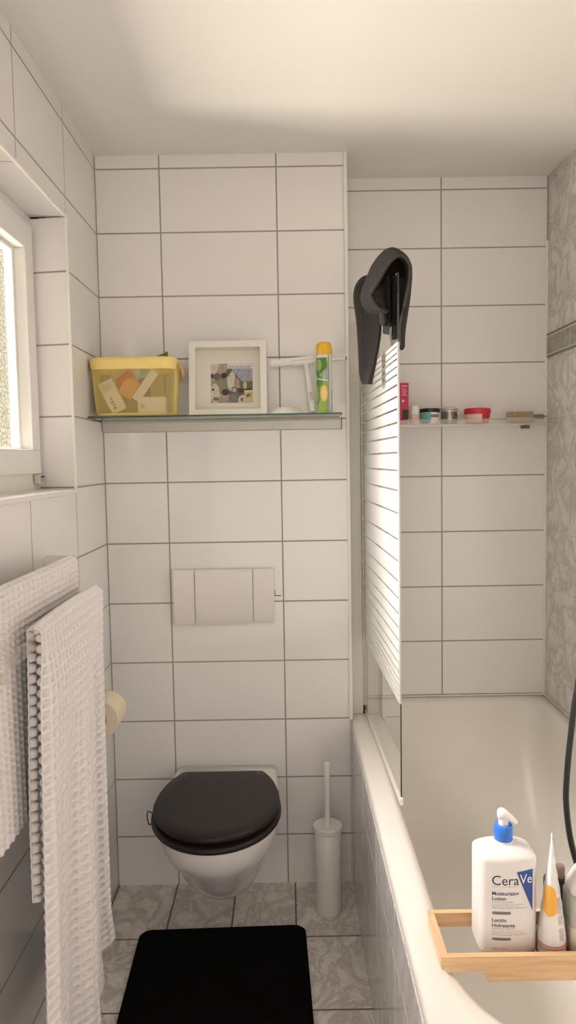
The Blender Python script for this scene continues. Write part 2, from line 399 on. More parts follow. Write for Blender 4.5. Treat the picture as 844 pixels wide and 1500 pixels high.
M['border'] = tile_mat('border_tile', [(2, 0, 5)], (.40, .37, .33), JG, .004, .25, True, (.24, .22, .20), (2, 2, 2))
struct('trim_7', bm, [M['border'], mat('border_relief', (.58, .54, .48), .35), mat('border_dark_line', (.16, .14, .12), .5)])

# ------------------------------------------------------------------ window
win = bpy.data.objects.new('window_1', None); COL.objects.link(win); win['kind'] = 'structure'; win.location = (-.12, -.8, WZ0); ORG['window_1'] = Vector(win.location)
GY1, GY0, GZ0, GZ1 = -.392, -1.19, 1.478, 2.020       # glazed opening of the sash
def ring_frame(bm, x0, x1, yo0, yo1, zo0, zo1, yi0, yi1, zi0, zi1, bev=.002):
    box(bm, x0, x1, yo0, yo1, zo0, zi0, bev); box(bm, x0, x1, yo0, yo1, zi1, zo1, bev)
    box(bm, x0, x1, yo0, yi0, zi0-.001, zi1+.001, bev); box(bm, x0, x1, yi1, yo1, zi0-.001, zi1+.001, bev)
bm = bmesh.new(); ring_frame(bm, -.17, -.106, WY0, WY1+.028, WZ0-.012, WZ1+.006, WY0+.045, WY1-.012, WZ0+.046, WZ1-.036)
link('window_frame', bm, M['frame_white'], win)
bm = bmesh.new(); ring_frame(bm, -.128, -.096, WY0+.012, WY1+.004, 1.411, 2.092, GY0, GY1, GZ0, GZ1, .004)
sash = link('sash', bm, M['frame_white'], win)
bm = bmesh.new(); ring_frame(bm, -.150, -.127, GY0-.01, GY1+.01, GZ0-.01, GZ1+.01, GY0+.006, GY1-.012, GZ0+.006, GZ1-.01, .002)
link('glazing_bead', bm, M['frame_white'], win)
bm = bmesh.new(); box(bm, -.146, -.142, GY0, GY1, GZ0, GZ1); link('pane', bm, M['window_glass'], win)
# striker hardware at the foot of the frame
bm = bmesh.new(); box(bm, -.103, -.088, -.372, -.334, 1.383, 1.409, .001)
hw = link('striker_plate', bm, M['alu'], win)
bm = bmesh.new(); box(bm, -.0878, -.0868, -.362, -.336, 1.399, 1.405); lathe(bm, [(.0025, 0), (.0025, .001)], (-.0878, -.352, 1.393), 12, axis='x'); link('striker_slot', bm, M['black'], win)
bm = bmesh.new(); lathe(bm, [(.004, 0), (.003, .006)], (-.104, -.60, 2.104), 12, axis='x'); link('frame_peg', bm, M['alu'], win)

# ------------------------------------------------------------------ bathtub
tub = thing('bathtub', 'built-in white bathtub with marble-tiled side panel under the striped screen', 'bathtub', (1.165, -.62, 0))
TX0, TX1, TY0, TY1, TZ = XP+.002, XR, -1.475, YS, .565
bm = bmesh.new(); NC = 14
def tring(x0, x1, y0, y1, r, z, rn=None):
    # corners: (x1,y1),(x0,y1),(x0,y0),(x1,y0)
    pts = []
    rr = rn or (r, r, r, r)
    for (cx, cy, a0, q) in ((x1-rr[0], y1-rr[0], 0, rr[0]), (x0+rr[1], y1-rr[1], 90, rr[1]), (x0+rr[2], y0+rr[2], 180, rr[2]), (x1-rr[3], y0+rr[3], 270, rr[3])):
        for k in range(NC+1):
            a = math.radians(a0+90*k/NC); pts.append(Vector((cx+q*math.cos(a), cy+q*math.sin(a), z)))
    return pts
e = .0015
rings = [tring(TX0, TX1-e, TY0, TY1-e, .004, TZ-.035), tring(TX0-.001, TX1-e, TY0, TY1-e, .004, TZ-.012), tring(TX0+.002, TX1-e, TY0+.003, TY1-e, .006, TZ-.004),
         tring(TX0+.008, TX1-e-.001, TY0+.008, TY1-e-.001, .008, TZ), tring(TX0+.048, TX1-.032, TY0+.06, TY1-.022, 0, TZ+.0005, (.08, .05, .16, .16)),
         tring(TX0+.062, TX1-.040, TY0+.075, TY1-.030, 0, TZ-.004, (.09, .06, .19, .19)), tring(TX0+.070, TX1-.046, TY0+.085, TY1-.036, 0, TZ-.014, (.10, .07, .20, .20)),
         tring(TX0+.078, TX1-.052, TY0+.095, TY1-.046, 0, TZ-.05, (.11, .08, .21, .21)), tring(TX0+.098, TX1-.070, TY0+.14, TY1-.13, 0, TZ-.22, (.12, .10, .2, .2)),
         tring(TX0+.115, TX1-.088, TY0+.19, TY1-.24, 0, TZ-.36, (.12, .12, .18, .18)), tring(TX0+.14, TX1-.11, TY0+.23, TY1-.31, 0, TZ-.405, (.11, .11, .15, .15)),
         tring(TX0+.19, TX1-.16, TY0+.30, TY1-.40, 0, TZ-.42, (.08, .08, .1, .1)), tring(TX0+.32, TX1-.30, TY0+.6, TY1-.75, 0, TZ-.425, (.03, .03, .03, .03))]
loft(bm, rings, False, True)
link('basin', bm, M['enamel'], tub, 'all')
bm = bmesh.new(); box(bm, XP-.0, XP+.012, TY0, -.002, 0.001, TZ-.03); box(bm, XP, TX1-.01, TY0, TY0+.012, .001, TZ-.03)
link('side_panel', bm, M['marble_apron'], tub)
bm = bmesh.new(); box(bm, XP+.05, XR-.003, YS-.006, YS-.001, TZ, TZ+.006, .002); box(bm, XR-.007, XR-.002, TY0, YS-.002, TZ, TZ+.006, .002)
link('sealant_bead', bm, M['trim'], tub)
bm = bmesh.new(); lathe(bm, [(.018, 0), (.018, .003), (.012, .004)], (1.165, -1.0, TZ-.424), 24); link('drain', bm, M['chrome'], tub)

# ------------------------------------------------------------------ flush plate
fp = thing('flush_plate', 'cream three-panel flush plate on the tiled wall above the toilet', 'flush plate', (.383, 0, .90))
def panel(bm, x0, x1, z0, z1, yb, yf, lip=.034):
    # wedge face with a chamfered lower lip
    prof = [(yb, z0+.004), (yf+.015, z0), (yf, z0+lip), (yf-.000, z1-.006), (yf+.005, z1), (yb, z1)]
    n = len(prof); rings = [[Vector((x, y, z)) for y, z in prof] for x in (x0, x1)]
    t = bmesh.new(); loft(t, rings); bmesh.ops.recalc_face_normals(t, faces=t.faces)
    bmesh.ops.bevel(t, geom=list(t.edges), offset=.0022, segments=2, affect='EDGES', clamp_overlap=True); merge(bm, t)
bm = bmesh.new(); box(bm, .224, .544, -.009, -.0005, .906, 1.078, .003); link('backing', bm, M['plate'], fp)
bm = bmesh.new(); panel(bm, .217, .2875, .900, 1.083, -.008, -.024); link('end_cover', bm, M['plate'], fp, 30)
bm = bmesh.new(); panel(bm, .2895, .4785, .898, 1.083, -.008, -.027); link('flush_button', bm, M['plate'], fp, 30)
bm = bmesh.new(); panel(bm, .4805, .549, .900, 1.083, -.008, -.024); link('end_cover', bm, M['plate'], fp, 30)
bm = bmesh.new(); box(bm, .5505, .572, -.0012, -.0002, .988, .9905); box(bm, .5505, .5525, -.0012, -.0002, .988, 1.008); link('tile_notch', bm, M['darkgap'], fp)

# ------------------------------------------------------------------ toilet
wc = thing('toilet', 'white wall-hung toilet with a closed black seat lid', 'toilet', (.38, -.28, .08))
CX = .380
def bowl_ring(w, yf, z, back=0.0, wb=None, n=44):
    # D outline: flat at the wall, elliptical front
    wb = wb if wb else w*.9; ym = -.30*(abs(yf)/.56); pts = []
    ym = min(ym, -.04)
    for k in range(n+1):
        a = PI*k/n; pts.append(Vector((CX+w*math.cos(a), ym+(yf-ym)*math.sin(a)**.95, z)))
    for k in range(1, 8):
        f = k/8; pts.append(Vector((CX-(w+(wb-w)*f**1.5), ym+(back-ym)*f, z)))
    pts.append(Vector((CX-wb, back, z))); pts.append(Vector((CX+wb, back, z)))
    for k in range(7, 0, -1):
        f = k/8; pts.append(Vector((CX+(w+(wb-w)*f**1.5), ym+(back-ym)*f, z)))
    return pts
bm = bmesh.new()
spec = [(.030, -.06, .078, .025), (.050, -.12, .083, .04), (.066, -.20, .097, .052), (.084, -.28, .123, .068), (.103, -.343, .155, .086), (.119, -.391, .195, .105), (.133, -.429, .235, .124),
        (.146, -.465, .275, .142), (.163, -.508, .315, .158), (.174, -.535, .350, .165), (.179, -.546, .385, .166), (.178, -.549, .402, .166), (.174, -.545, .410, .164), (.160, -.52, .413, .155)]
loft(bm, [bowl_ring(a, b, z, -.001, wb) for a, b, z, wb in spec])
link('bowl', bm, M['ceramic'], wc, 'all')
def lid_ring(cx, rx, cy, rf, rb, ycut, z, n=64):
    pts = []
    for k in range(n):
        a = 2*PI*k/n; x = cx+rx*math.cos(a); s = math.sin(a); y = cy+(rb*s if s > 0 else rf*s)
        if y > ycut: y = ycut
        pts.append(Vector((x, y, z)))
    return pts
def slab(bm, cx, rx, cy, rf, rb, ycut, z0, z1, rnd=.006, tilt=0, dome=0):
    R = []
    for s, z in ((-rnd, z0), (-rnd*.3, z0+rnd*.35), (0, z0+rnd), (0, z1-rnd), (-rnd*.3, z1-rnd*.35), (-rnd, z1)):
        R.append(lid_ring(cx, rx+s, cy, rf+s, rb+s, ycut+s*.3, z))
    if dome:
        R += [lid_ring(cx, rx*.8, cy, rf*.8, rb*.8, ycut-.02, z1+dome*.6), lid_ring(cx, rx*.4, cy, rf*.4, rb*.4, ycut-.06, z1+dome)]
    t = bmesh.new(); loft(t, R)
    if tilt: t.transform(Matrix.Translation((0, ycut, z0)) @ Matrix.Rotation(tilt, 4, 'X') @ Matrix.Translation((0, -ycut, -z0)))
    merge(bm, t)
bm = bmesh.new(); slab(bm, CX-.002, .187, -.345, .230, .29, -.14, .414, .432, .007)
link('seat', bm, M['black_seat'], wc, 40)
bm = bmesh.new(); slab(bm, CX-.001, .182, -.345, .224, .295, -.138, .434, .454, .007, -.018, .002)
link('lid', bm, M['black_seat'], wc, 40)
for sx in (-.075, .075):
    bm = bmesh.new(); lathe(bm, [(.011, 0), (.011, .012), (.008, .024)], (CX+sx, -.115, .412), 20); link('hinge', bm, M['chrome'], wc, True)
bm = bmesh.new(); tube(bm, catmull([(CX-.186, -.36, .428), (CX-.198, -.362, .435), (CX-.200, -.37, .424), (CX-.192, -.385, .408), (CX-.183, -.385, .414)], 5), .0017, 8); link('lid_hook', bm, M['black'], wc, True)

# ------------------------------------------------------------------ toilet brush
tbr = thing('toilet_brush', 'slim white toilet brush holder standing on the floor right of the toilet', 'toilet brush', (.708, -.160, 0))
bm = bmesh.new(); lathe(bm, [(.040, 0), (.0425, .004), (.0425, .262), (.040, .266)], (.708, -.160, .0005), 48); link('holder', bm, M['plastic_white'], tbr, True)
bm = bmesh.new(); lathe(bm, [(.044, 0), (.0465, .003), (.0465, .016), (.0445, .0185), (.030, .0185), (.016, .014), (.012, .0145)], (.708, -.160, .2655), 48); link('lid', bm, M['plastic_white'], tbr, True)
bm = bmesh.new(); lathe(bm, [(.009, 0), (.0085, .06), (.0095, .18), (.0105, .20), (.009, .205), (.0055, .206)], (.708, -.160, .279), 24); link('handle', bm, M['plastic_white'], tbr, True)

# ------------------------------------------------------------------ bath mat
bm = bmesh.new(); pts = rrect(0, 0, .252, .42, .034, 8)
loft(bm, [[Vector((x*s, y*s2, z)) for x, y in pts] for s, s2, z in ((.985, .99, .001), (1, 1, .006), (.998, .999, .012), (.985, .99, .016), (.972, .983, .0155), (.964, .978, .0175), (.5, .5, .0185))])
bm.transform(Matrix.Translation((.392, -.676, 0)) @ Matrix.Rotation(.030, 4, 'Z'))
tag(link('bath_mat', bm, M['plush'], None, True), 'black plush bath mat with rounded corners lying on the marble floor', 'bath mat')

# ------------------------------------------------------------------ glass wall shelf
SZ = 1.5765
sh = thing('glass_shelf', 'green-edged glass shelf on a grey metal rail above the toilet', 'shelf', (.39, -.09, 1.54))
bm = bmesh.new(); box(bm, .002, .768, -.190, -.0015, SZ-.0045, SZ+.0015, .0008)
for f in bm.faces:
    n = f.normal
    if abs(f.calc_center_median().z-(SZ-.0015)) < .0028: f.material_index = 1
link('glass_plate', bm, [M['shelf_glass'], M['edge_glass']], sh)
bm = bmesh.new(); panelp = [(-.0015, 1.535), (-.014, 1.5375), (-.020, 1.564), (-.026, 1.5715), (-.0015, 1.5715)]
loft(bm, [[Vector((x, y, z)) for y, z in panelp] for x in (.003, .776)]); link('wall_rail', bm, M['silver_paint'], sh)
bm = bmesh.new(); loft(bm, [[Vector((x, y, z)) for y, z in panelp] for x in (.7765, .7785)]); link('rail_end_cap', bm, M['black'], sh)
SZ = SZ+.0018   # top surface

# ------------------------------------------------------------------ yellow basket
bk = thing('basket', 'yellow perforated metal basket full of toiletries at the left end of the glass shelf', 'basket', (.136, -.103, SZ))
BC = (.136, -.103)
def bk_ring(z, n=200, grow=0):
    f = (z-SZ)/.165; hx = .116+.013*f**.8+grow; hy = .072+.008*f+grow
    # rounded bottom edge
    if z-SZ < .012: s = math.sqrt(max(0, 1-(1-(z-SZ)/.012)**2))*.012-.012; hx += s; hy += s
    P = rrect(BC[0], BC[1], hx, hy, .038+grow, 14); P.append(P[0])
    L = [0]
    for a, b in zip(P, P[1:]): L.append(L[-1]+math.dist(a, b))
    out = []
    for i in range(n):
        s = L[-1]*i/n; k = max(j for j in range(len(L)) if L[j] <= s+1e-9); k = min(k, len(P)-2); t = (s-L[k])/(L[k+1]-L[k]+1e-12)
        out.append(Vector((P[k][0]+(P[k+1][0]-P[k][0])*t, P[k][1]+(P[k+1][1]-P[k][1])*t, z)))
    return out
# diamond mesh walls
bm = bmesh.new(); NR, NH = 122, 44; rows = []
for j in range(NH+1):
    z = SZ+.006+.138*j/NH; r = bk_ring(z, NR*2); rows.append([bm.verts.new(r[i]) for i in range(j % 2, NR*2, 2)])
for j in range(0, NH-1):
    for i in range(NR):
        if j % 2 == 0: a, b, c, d = rows[j][i], rows[j+1][i], rows[j+2][i], rows[j+1][i-1]
        else: a, b, c, d = rows[j][i], rows[j+1][(i+1) % NR], rows[j+2][i], rows[j+1][i]
        bm.faces.new((a, b, c, d))
o = link('perforated_wall', bm, M['yellow'], bk, False)
md = o.modifiers.new('wire', 'WIREFRAME'); md.thickness = .0013; md.use_even_offset = False; md.use_replace = True
bm = bmesh.new(); loft(bm, [bk_ring(SZ+.0005, 120, -.010), bk_ring(SZ+.004, 120, .0006), bk_ring(SZ+.009, 120, .0008), bk_ring(SZ+.009, 120, -.001), bk_ring(SZ+.004, 120, -.002)], True, False)
link('base', bm, M['yellow'], bk, 40)
bm = bmesh.new(); loft(bm, [bk_ring(SZ+.142, 120, .0004), bk_ring(SZ+.140, 120, .003), bk_ring(SZ+.150, 120, .0042), bk_ring(SZ+.165, 120, .0045), bk_ring(SZ+.173, 120, .003), bk_ring(SZ+.1755, 120, 0), bk_ring(SZ+.173, 120, -.004), bk_ring(SZ+.150, 120, -.003), bk_ring(SZ+.142, 120, -.0012)], False, False)
link('rim', bm, M['yellow'], bk, 50)
bm = bmesh.new(); hp = [(.270, -.135, SZ+.158), (.279, -.138, SZ+.150), (.284, -.132, SZ+.128), (.281, -.116, SZ+.118), (.278, -.092, SZ+.118), (.276, -.07, SZ+.128), (.273, -.066, SZ+.150), (.268, -.066, SZ+.158)]
tube(bm, catmull(hp, 6), .0055, 12); link('wooden_handle', bm, M['handle_wood'], bk, True)
bm = bmesh.new(); hp = [(.004, -.13, SZ+.155), (.0035, -.134, SZ+.148), (.0035, -.12, SZ+.146), (.0035, -.08, SZ+.146), (.004, -.075, SZ+.155)]
tube(bm, catmull(hp, 5), .003, 10); link('wooden_handle', bm, M['handle_wood'], bk, True)
# contents
def obox(name, mt, c, size, rx=0, ry=0, rz=0, bev=.0015, parent=None):
    t = bmesh.new(); box(t, -size[0]/2, size[0]/2, -size[1]/2, size[1]/2, -size[2]/2, size[2]/2, bev)
    t.transform(Matrix.Translation(c) @ Matrix.Rotation(rz, 4, 'Z') @ Matrix.Rotation(ry, 4, 'Y') @ Matrix.Rotation(rx, 4, 'X')); return link(name, t, mt, parent)
def place(b, c, ry, y):                    # text standing in the XZ plane facing -Y
    b.transform(Matrix.Translation((c[0], y, c[1])) @ Matrix.Rotation(ry, 4, 'Y') @ Matrix.Rotation(PI/2, 4, 'X'))
cb = thing('medicine_box', 'cream cardboard box leaning diagonally at the left inside the yellow basket', 'box', (.075, -.155, SZ+.02))
obox('carton', M['cream_card'], (.072, -.158, SZ+.060), (.046, .018, .100), 0, -.45, 0, .001, cb)
bm = bmesh.new()
for k in range(7):
    t = bmesh.new(); box(t, -.017, .017-.004*(k % 3), -.0001, .0001, .022+.0035*k-.001, .022+.0035*k); merge(bm, t)
for k in range(4):
    t = bmesh.new(); box(t, -.012+.003*(k % 2), -.002, -.0001, .0001, -.038+.010*k, -.032+.010*k); merge(bm, t)
bm.transform(Matrix.Translation((.072, -.1675, SZ+.060)) @ Matrix.Rotation(-.45, 4, 'Y')); link('print', bm, M['label_grey'], cb)
o = tag(obox('cardboard_strip', M['white_card'], (.172, -.160, SZ+.091), (.026, .003, .105), 0, .62, 0), 'long pale card strip leaning to the right inside the yellow basket', 'card')
o = thing('soap_box', 'white card box lying at the bottom right inside the yellow basket', 'box', (.195, -.14, SZ+.01))
obox('carton', M['white_card'], (.191, -.148, SZ+.033), (.082, .04, .048), 0, .02, 0, .001, o)
bm = bmesh.new(); lathe(bm, [(.006, 0), (.006, .0006)], (.163, -.1688, SZ+.030), 20, axis='y'); lathe(bm, [(.0035, -.0004), (.0035, .0003)], (.163, -.1688, SZ+.030), 20, axis='y', mi=1); link('emblem', bm, [M['label_grey'], M['white_card']], o)
bm = bmesh.new(); box(bm, -.026, .026, -.018, .018, -.03, .03, .008, 0, 3); bm.transform(Matrix.Translation((.118, -.125, SZ+.086)) @ Matrix.Rotation(.5, 4, 'Y')); tag(link('soap_packet', bm, M['orange'], None, True), 'orange packet in the middle of the yellow basket', 'packet')
bm = bmesh.new(); tube(bm, [(.085, -.13, SZ+.105), (.125, -.135, SZ+.132)], [.012, .013], 16); tag(link('tube', bm, M['red'], None, True), 'red tube lying near the top inside the yellow basket', 'tube')
bm = bmesh.new(); box(bm, .145, .175, -.13, -.09, SZ+.05, SZ+.115, .006); tag(link('small_bottle', bm, M['purple'], None, True), 'dark purple bottle behind the pale strip inside the yellow basket', 'bottle')
bm = bmesh.new(); box(bm, .155, .185, -.155, -.135, SZ+.115, SZ+.14, .005); tag(link('small_packet', bm, M['teal'], None, True), 'teal packet just under the rim inside the yellow basket', 'packet')
bm = bmesh.new(); box(bm, .055, .095, -.12, -.07, SZ+.02, SZ+.135, .006); tag(link('carton', bm, M['woodgrey'], None), 'greyish carton at the back left inside the yellow basket', 'box')
# green wedge packet and clear dispenser top sticking out above the rim
bm = bmesh.new(); P = [(.182, SZ+.15), (.238, SZ+.15), (.236, SZ+.200), (.190, SZ+.181)]
loft(bm, [[Vector((a, y, b)) for a, b in P] for y in (-.115, -.111)]); tag(link('leaflet', bm, M['green_leaf'], None), 'dark green leaflet corner sticking up over the basket rim', 'leaflet')
bm = bmesh.new(); P = [(.2365, SZ+.15), (.2455, SZ+.15), (.243, SZ+.195), (.2385, SZ+.200)]
loft(bm, [[Vector((a, y, b)) for a, b in P] for y in (-.1195, -.1165)]); tag(link('card', bm, M['yellow'], None), 'thin yellow card standing beside the green leaflet in the basket', 'card')
bm = bmesh.new(); lathe(bm, [(.006, .12), (.016, .150), (.017, .178), (.012, .188), (.004, .190)], (.127, -.06, SZ), 24); tag(link('bottle_cap', bm, M['bottle'], None, True), 'white rounded bottle top peeking above the middle of the basket rim', 'bottle')

# ------------------------------------------------------------------ picture frame
pf = thing('picture_frame', 'deep white box frame with a small square collage leaning on the glass shelf', 'picture frame', (.417, -.10, SZ))
FX0, FX1, FH = .297, .5395, .237; tilt = Matrix.Translation((0, -.115, SZ)) @ Matrix.Rotation(-.14, 4, 'X') @ Matrix.Translation((0, .115, -SZ))
z0, z1 = SZ+.0005, SZ+FH; yf, yb = -.115, -.075
bm = bmesh.new(); fwid = .020
for a in ((FX0, FX1, z0, z0+fwid), (FX0, FX1, z1-fwid, z1), (FX0, FX0+fwid, z0+fwid, z1-fwid), (FX1-fwid, FX1, z0+fwid, z1-fwid)): box(bm, a[0], a[1], yf, yb, a[2], a[3], .0006)
bm.transform(tilt); link('moulding', bm, M['frame_lacquer'], pf)
bm = bmesh.new(); box(bm, FX0+.004, FX1-.004, yb-.004, yb-.001, z0+.004, z1-.004); bm.transform(tilt); link('mount_board', bm, M['mat_board'], pf)
PX0, PX1 = .362, .494; PZ0, PZ1 = SZ+.048, SZ+.174; ph = PZ1-PZ0; pw = PX1-PX0; yp = yb-.0045
# print: plain patches of a photo collage
pc = {}
def pp(mt_, poly, d=0):
    b = pc.setdefault(mt_, bmesh.new()); quad(b, [Vector((PX0+u*pw, yp-.0003*d, PZ0+(1-v)*ph)) for u, v in poly])
def pe(mt_, cu, cv, ru, rv, d, n=18): pp(mt_, [(cu+ru*math.cos(2*PI*k/n), cv+rv*math.sin(2*PI*k/n)) for k in range(n)], d)
pp('p_tan', [(0, 0), (.42, 0), (.42, 1), (0, 1)]); pp('p_white', [(.40, .0), (1, .0), (1, .13), (.40, .13)], 1)
pp('p_sky', [(.42, .13), (1, .13), (1, .5), (.42, .5)]); pp('p_grass', [(.7, .46), (1, .46), (1, .68), (.7, .68)], 1); pp('p_yel', [(.8, .72), (1, .72), (1, 1), (.8, 1)], 1)
pp('p_brown', [(.42, .5), (.8, .5), (.8, 1), (.42, 1)]); pp('p_cream', [(.0, .0), (.22, 0), (.12, .28), (0, .3)], 1); pp('p_brown', [(.40, .13), (.52, .13), (.46, .3), (.3, .36)], 2)
pe('p_cream', .50, .46, .11, .24, 2); pp('p_brown', [(.58, .26), (.76, .48), (.84, .66), (.56, .66)], 2); pp('p_tan', [(.60, .36), (.68, .42), (.70, .62), (.58, .62)], 3)
pp('p_dark', [(.66, .64), (1, .64), (1, .69), (.66, .69)], 2); pe('p_yel', .82, .56, .045, .1, 3)
pe('p_olive', .25, .55, .18, .22, 1); pe('p_dark', .31, .31, .07, .07, 2); pe('p_brown', .15, .33, .09, .09, 2); pe('p_dark', .035, .31, .03, .07, 2)
pe('p_cream', .10, .76, .11, .26, 3); pe('p_dark', .05, .66, .035, .03, 4); pe('p_grey', .12, .90, .07, .05, 4); pe('p_dark', .345, .73, .085, .085, 3); pp('p_tan', [(.3, .8), (.44, .8), (.44, 1), (.2, 1)], 2)
pe('p_skin', .56, .68, .05, .06, 4); pe('p_dark', .55, .65, .06, .05, 3); pp('p_grey', [(.48, .78), (.62, .76), (.68, 1), (.45, 1)], 3); pe('p_dark', .72, .70, .05, .06, 3); pp('p_cream', [(.68, .84), (.78, .80), (.84, 1), (.64, 1)], 4); pe('p_grey', .74, .92, .04, .05, 5)
pp('p_grass', [(.84, .8), (.97, .77), (.95, .82), (.86, .88)], 2)
cb_ = bmesh.new()
for i, (k, b) in enumerate(pc.items()):
    for f in b.faces: f.material_index = i
    merge(cb_, b)
cb_.transform(tilt); link('collage_print', cb_, [M[k] for k in pc], pf, angle='keep')
b = fit_text('Friday 8 November 2019', pw*.53, .0042, bold=.01); b.transform(Matrix.Translation((PX0+pw*.44, yp-.0008, PZ0+ph*.90)) @ Matrix.Rotation(PI/2, 4, 'X')); b.transform(tilt); link('printed_date', b, M['label_black'], pf, angle='keep')
bm = bmesh.new(); box(bm, FX0+fwid-.003, FX1-fwid+.003, yf+.005, yf+.007, z0+fwid-.003, z1-fwid+.003); bm.transform(tilt); link('glass_front', bm, M['frame_glass'], pf)

# ------------------------------------------------------------------ window squeegee, bowl, spray can
sq = thing('squeegee', 'white window squeegee leaning upside down between the frame and the spray can', 'squeegee', (.690, -.06, SZ))
bm = bmesh.new()
tube(bm, [(.552, -.040, 1.738), (.792, -.040, 1.7585)], .0046, 14); link('blade_channel', bm, M['plastic_white'], sq, True)
bm = bmesh.new(); t = bmesh.new(); box(t, -.122, .122, -.001, .001, 0, .014); t.transform(Matrix.Translation((.672, -.040, 1.7525)) @ Matrix.Rotation(-.0845, 4, 'Y')); merge(bm, t); link('rubber_blade', bm, M['alu'], sq)
bm = bmesh.new(); lathe(bm, [(.0068, 0), (.0068, .003)], (.791, -.040, 1.7584), 12, axis='x'); link('red_end_cap', bm, M['red'], sq)
bm = bmesh.new()
tube(bm, catmull([(.622, -.0425, 1.7445), (.655, -.045, 1.7465), (.70, -.045, 1.7505), (.728, -.0425, 1.7535)], 5), .0095, 14)
tube(bm, catmull([(.664, -.046, 1.748), (.668, -.050, 1.725), (.673, -.055, 1.69), (.680, -.064, 1.63), (.685, -.072, SZ+.0105)], 8), [.0085]*8+[.0095]*8+[.0105]*17, 16)
link('handle', bm, M['plastic_white'], sq, True)
bm = bmesh.new(); 
for k in range(3):
    t = fit_text('WINDOW CLEANER' if k % 2 == 0 else 'SQUEEGEE', .03 if k % 2 == 0 else .022, .0022); t.transform(Matrix.Translation((.6755+.0035*k-.003, -.0752, 1.650)) @ Matrix.Rotation(-PI/2+.1, 4, 'Y').inverted() @ Matrix.Rotation(PI/2, 4, 'X')); t.free()
bm.free()
bm = bmesh.new()
for k in range(3):
    for j in range(9):
        box(bm, .6760-.0005*j+.0035*k, .6780-.0005*j+.0035*k, -.0757+.0002*j, -.0747+.0002*j, 1.612+.0045*j, 1.6145+.0045*j)
link('handle_print', bm, M['label_grey'], sq)
bm = bmesh.new(); lathe(bm, [(.052, .0003), (.054, .004), (.046, .0155), (.028, .024), (.010, .0265)], (.600, -.085, SZ), 40); tag(link('soap_dome', bm, M['cream'], None, True), 'low white dome-shaped puck between the picture frame and the squeegee handle', 'soap')

cn = thing('spray_can', 'tall citrus air freshener spray can with an orange-yellow cap on the glass shelf', 'spray can', (.7195, -.10, SZ))
bm = bmesh.new(); cr_ = .0245; lathe(bm, [(.023, .0003), (cr_, .003), (cr_, .182), (.0235, .1845)], (.7195, -.10, SZ), 48); link('can_body', bm, M['can_white'], cn, True)
bm = bmesh.new(); lathe(bm, [(cr_+.0004, .182), (cr_+.0006, .186), (cr_, .205), (.0225, .215), (.017, .221), (.008, .2195)], (.7195, -.10, SZ), 48); box(bm, .712, .727, -.127, -.118, SZ+.205, SZ+.217, .003); link('cap', bm, M['capyellow'], cn, True)
def wrap(bm, poly, mi=0, c=(.7195, -.10), r=cr_, dr=.0003, z0=SZ, sub=8):
    # polygon given in (angle deg measured from the front, +right; height) laid on the cylinder
    P = []
    for (a, h), (a2, h2) in zip(poly, poly[1:]+poly[:1]):
        for k in range(sub): P.append((a+(a2-a)*k/sub, h+(h2-h)*k/sub))
    ca = sum(p[0] for p in P)/len(P); ch = sum(p[1] for p in P)/len(P)
    def q(a, h): t = math.radians(a); return Vector((c[0]+(r+dr)*math.sin(t), c[1]-(r+dr)*math.cos(t), z0+h))
    prev = None; rings = []
    for s in (1, .8, .6, .4, .2): rings.append([bm.verts.new(q(ca+(a-ca)*s, ch+(h-ch)*s)) for a, h in P])
    cv = bm.verts.new(q(ca, ch)); n = len(P)
    for A, B in zip(rings, rings[1:]):
        for i in range(n): bm.faces.new((A[i], A[(i+1) % n], B[(i+1) % n], B[i])).material_index = mi
    for i in range(n): bm.faces.new((rings[-1][i], rings[-1][(i+1) % n], cv)).material_index = mi
def ell(ca, ch, ra, rh, n=20): return [(ca+ra*math.cos(2*PI*k/n), ch+rh*math.sin(2*PI*k/n)) for k in range(n)]
bm = bmesh.new()
wrap(bm, [(-95, .002), (25, .002), (25, .172), (-95, .172)], 0, dr=.0002)
wrap(bm, [(-95, .12), (-95, .172), (15, .172), (10, .140), (-40, .118)], 1, dr=.0004); wrap(bm, [(-20, .095), (25, .115), (25, .142), (-10, .125)], 3, dr=.0005, sub=4)
wrap(bm, ell(-50, .150, 28, .018), 0, dr=.0006, sub=1); wrap(bm, ell(-5, .063, 26, .026), 2, dr=.0006, sub=1); wrap(bm, ell(-5, .063, 20, .020), 5, dr=.0008, sub=1); wrap(bm, [(-30, .062), (20, .062), (20, .064), (-30, .064)], 4, dr=.0011, sub=3)
wrap(bm, ell(-62, .060, 26, .034), 1, dr=.0005, sub=1); wrap(bm, ell(-62, .062, 19, .026), 0, dr=.0007, sub=1); wrap(bm, ell(-45, .100, 30, .018), 1, dr=.0006, sub=1); wrap(bm, [(-95, .108), (25, .100), (25, .104), (-95, .114)], 4, dr=.0009, sub=4); wrap(bm, ell(-25, .020, 40, .018), 0, dr=.0009, sub=1)
link('citrus_label', bm, [M['lime'], M['limedark'], M['citrus'], M['can_grey'], M['can_white'], mat('orange_flesh', (.85, .62, .22), .4)], cn, True)
bm = bmesh.new(); wrap(bm, [(27, .004), (33, .004), (33, .180), (27, .180)], dr=.0004)
for k in range(8): wrap(bm, [(52, .006+.009*k), (64, .006+.009*k), (64, .012+.009*k-.002*(k % 2)), (52, .012+.009*k)], dr=.0004, sub=2)
link('label_bars', bm, M['label_grey'], cn, True)

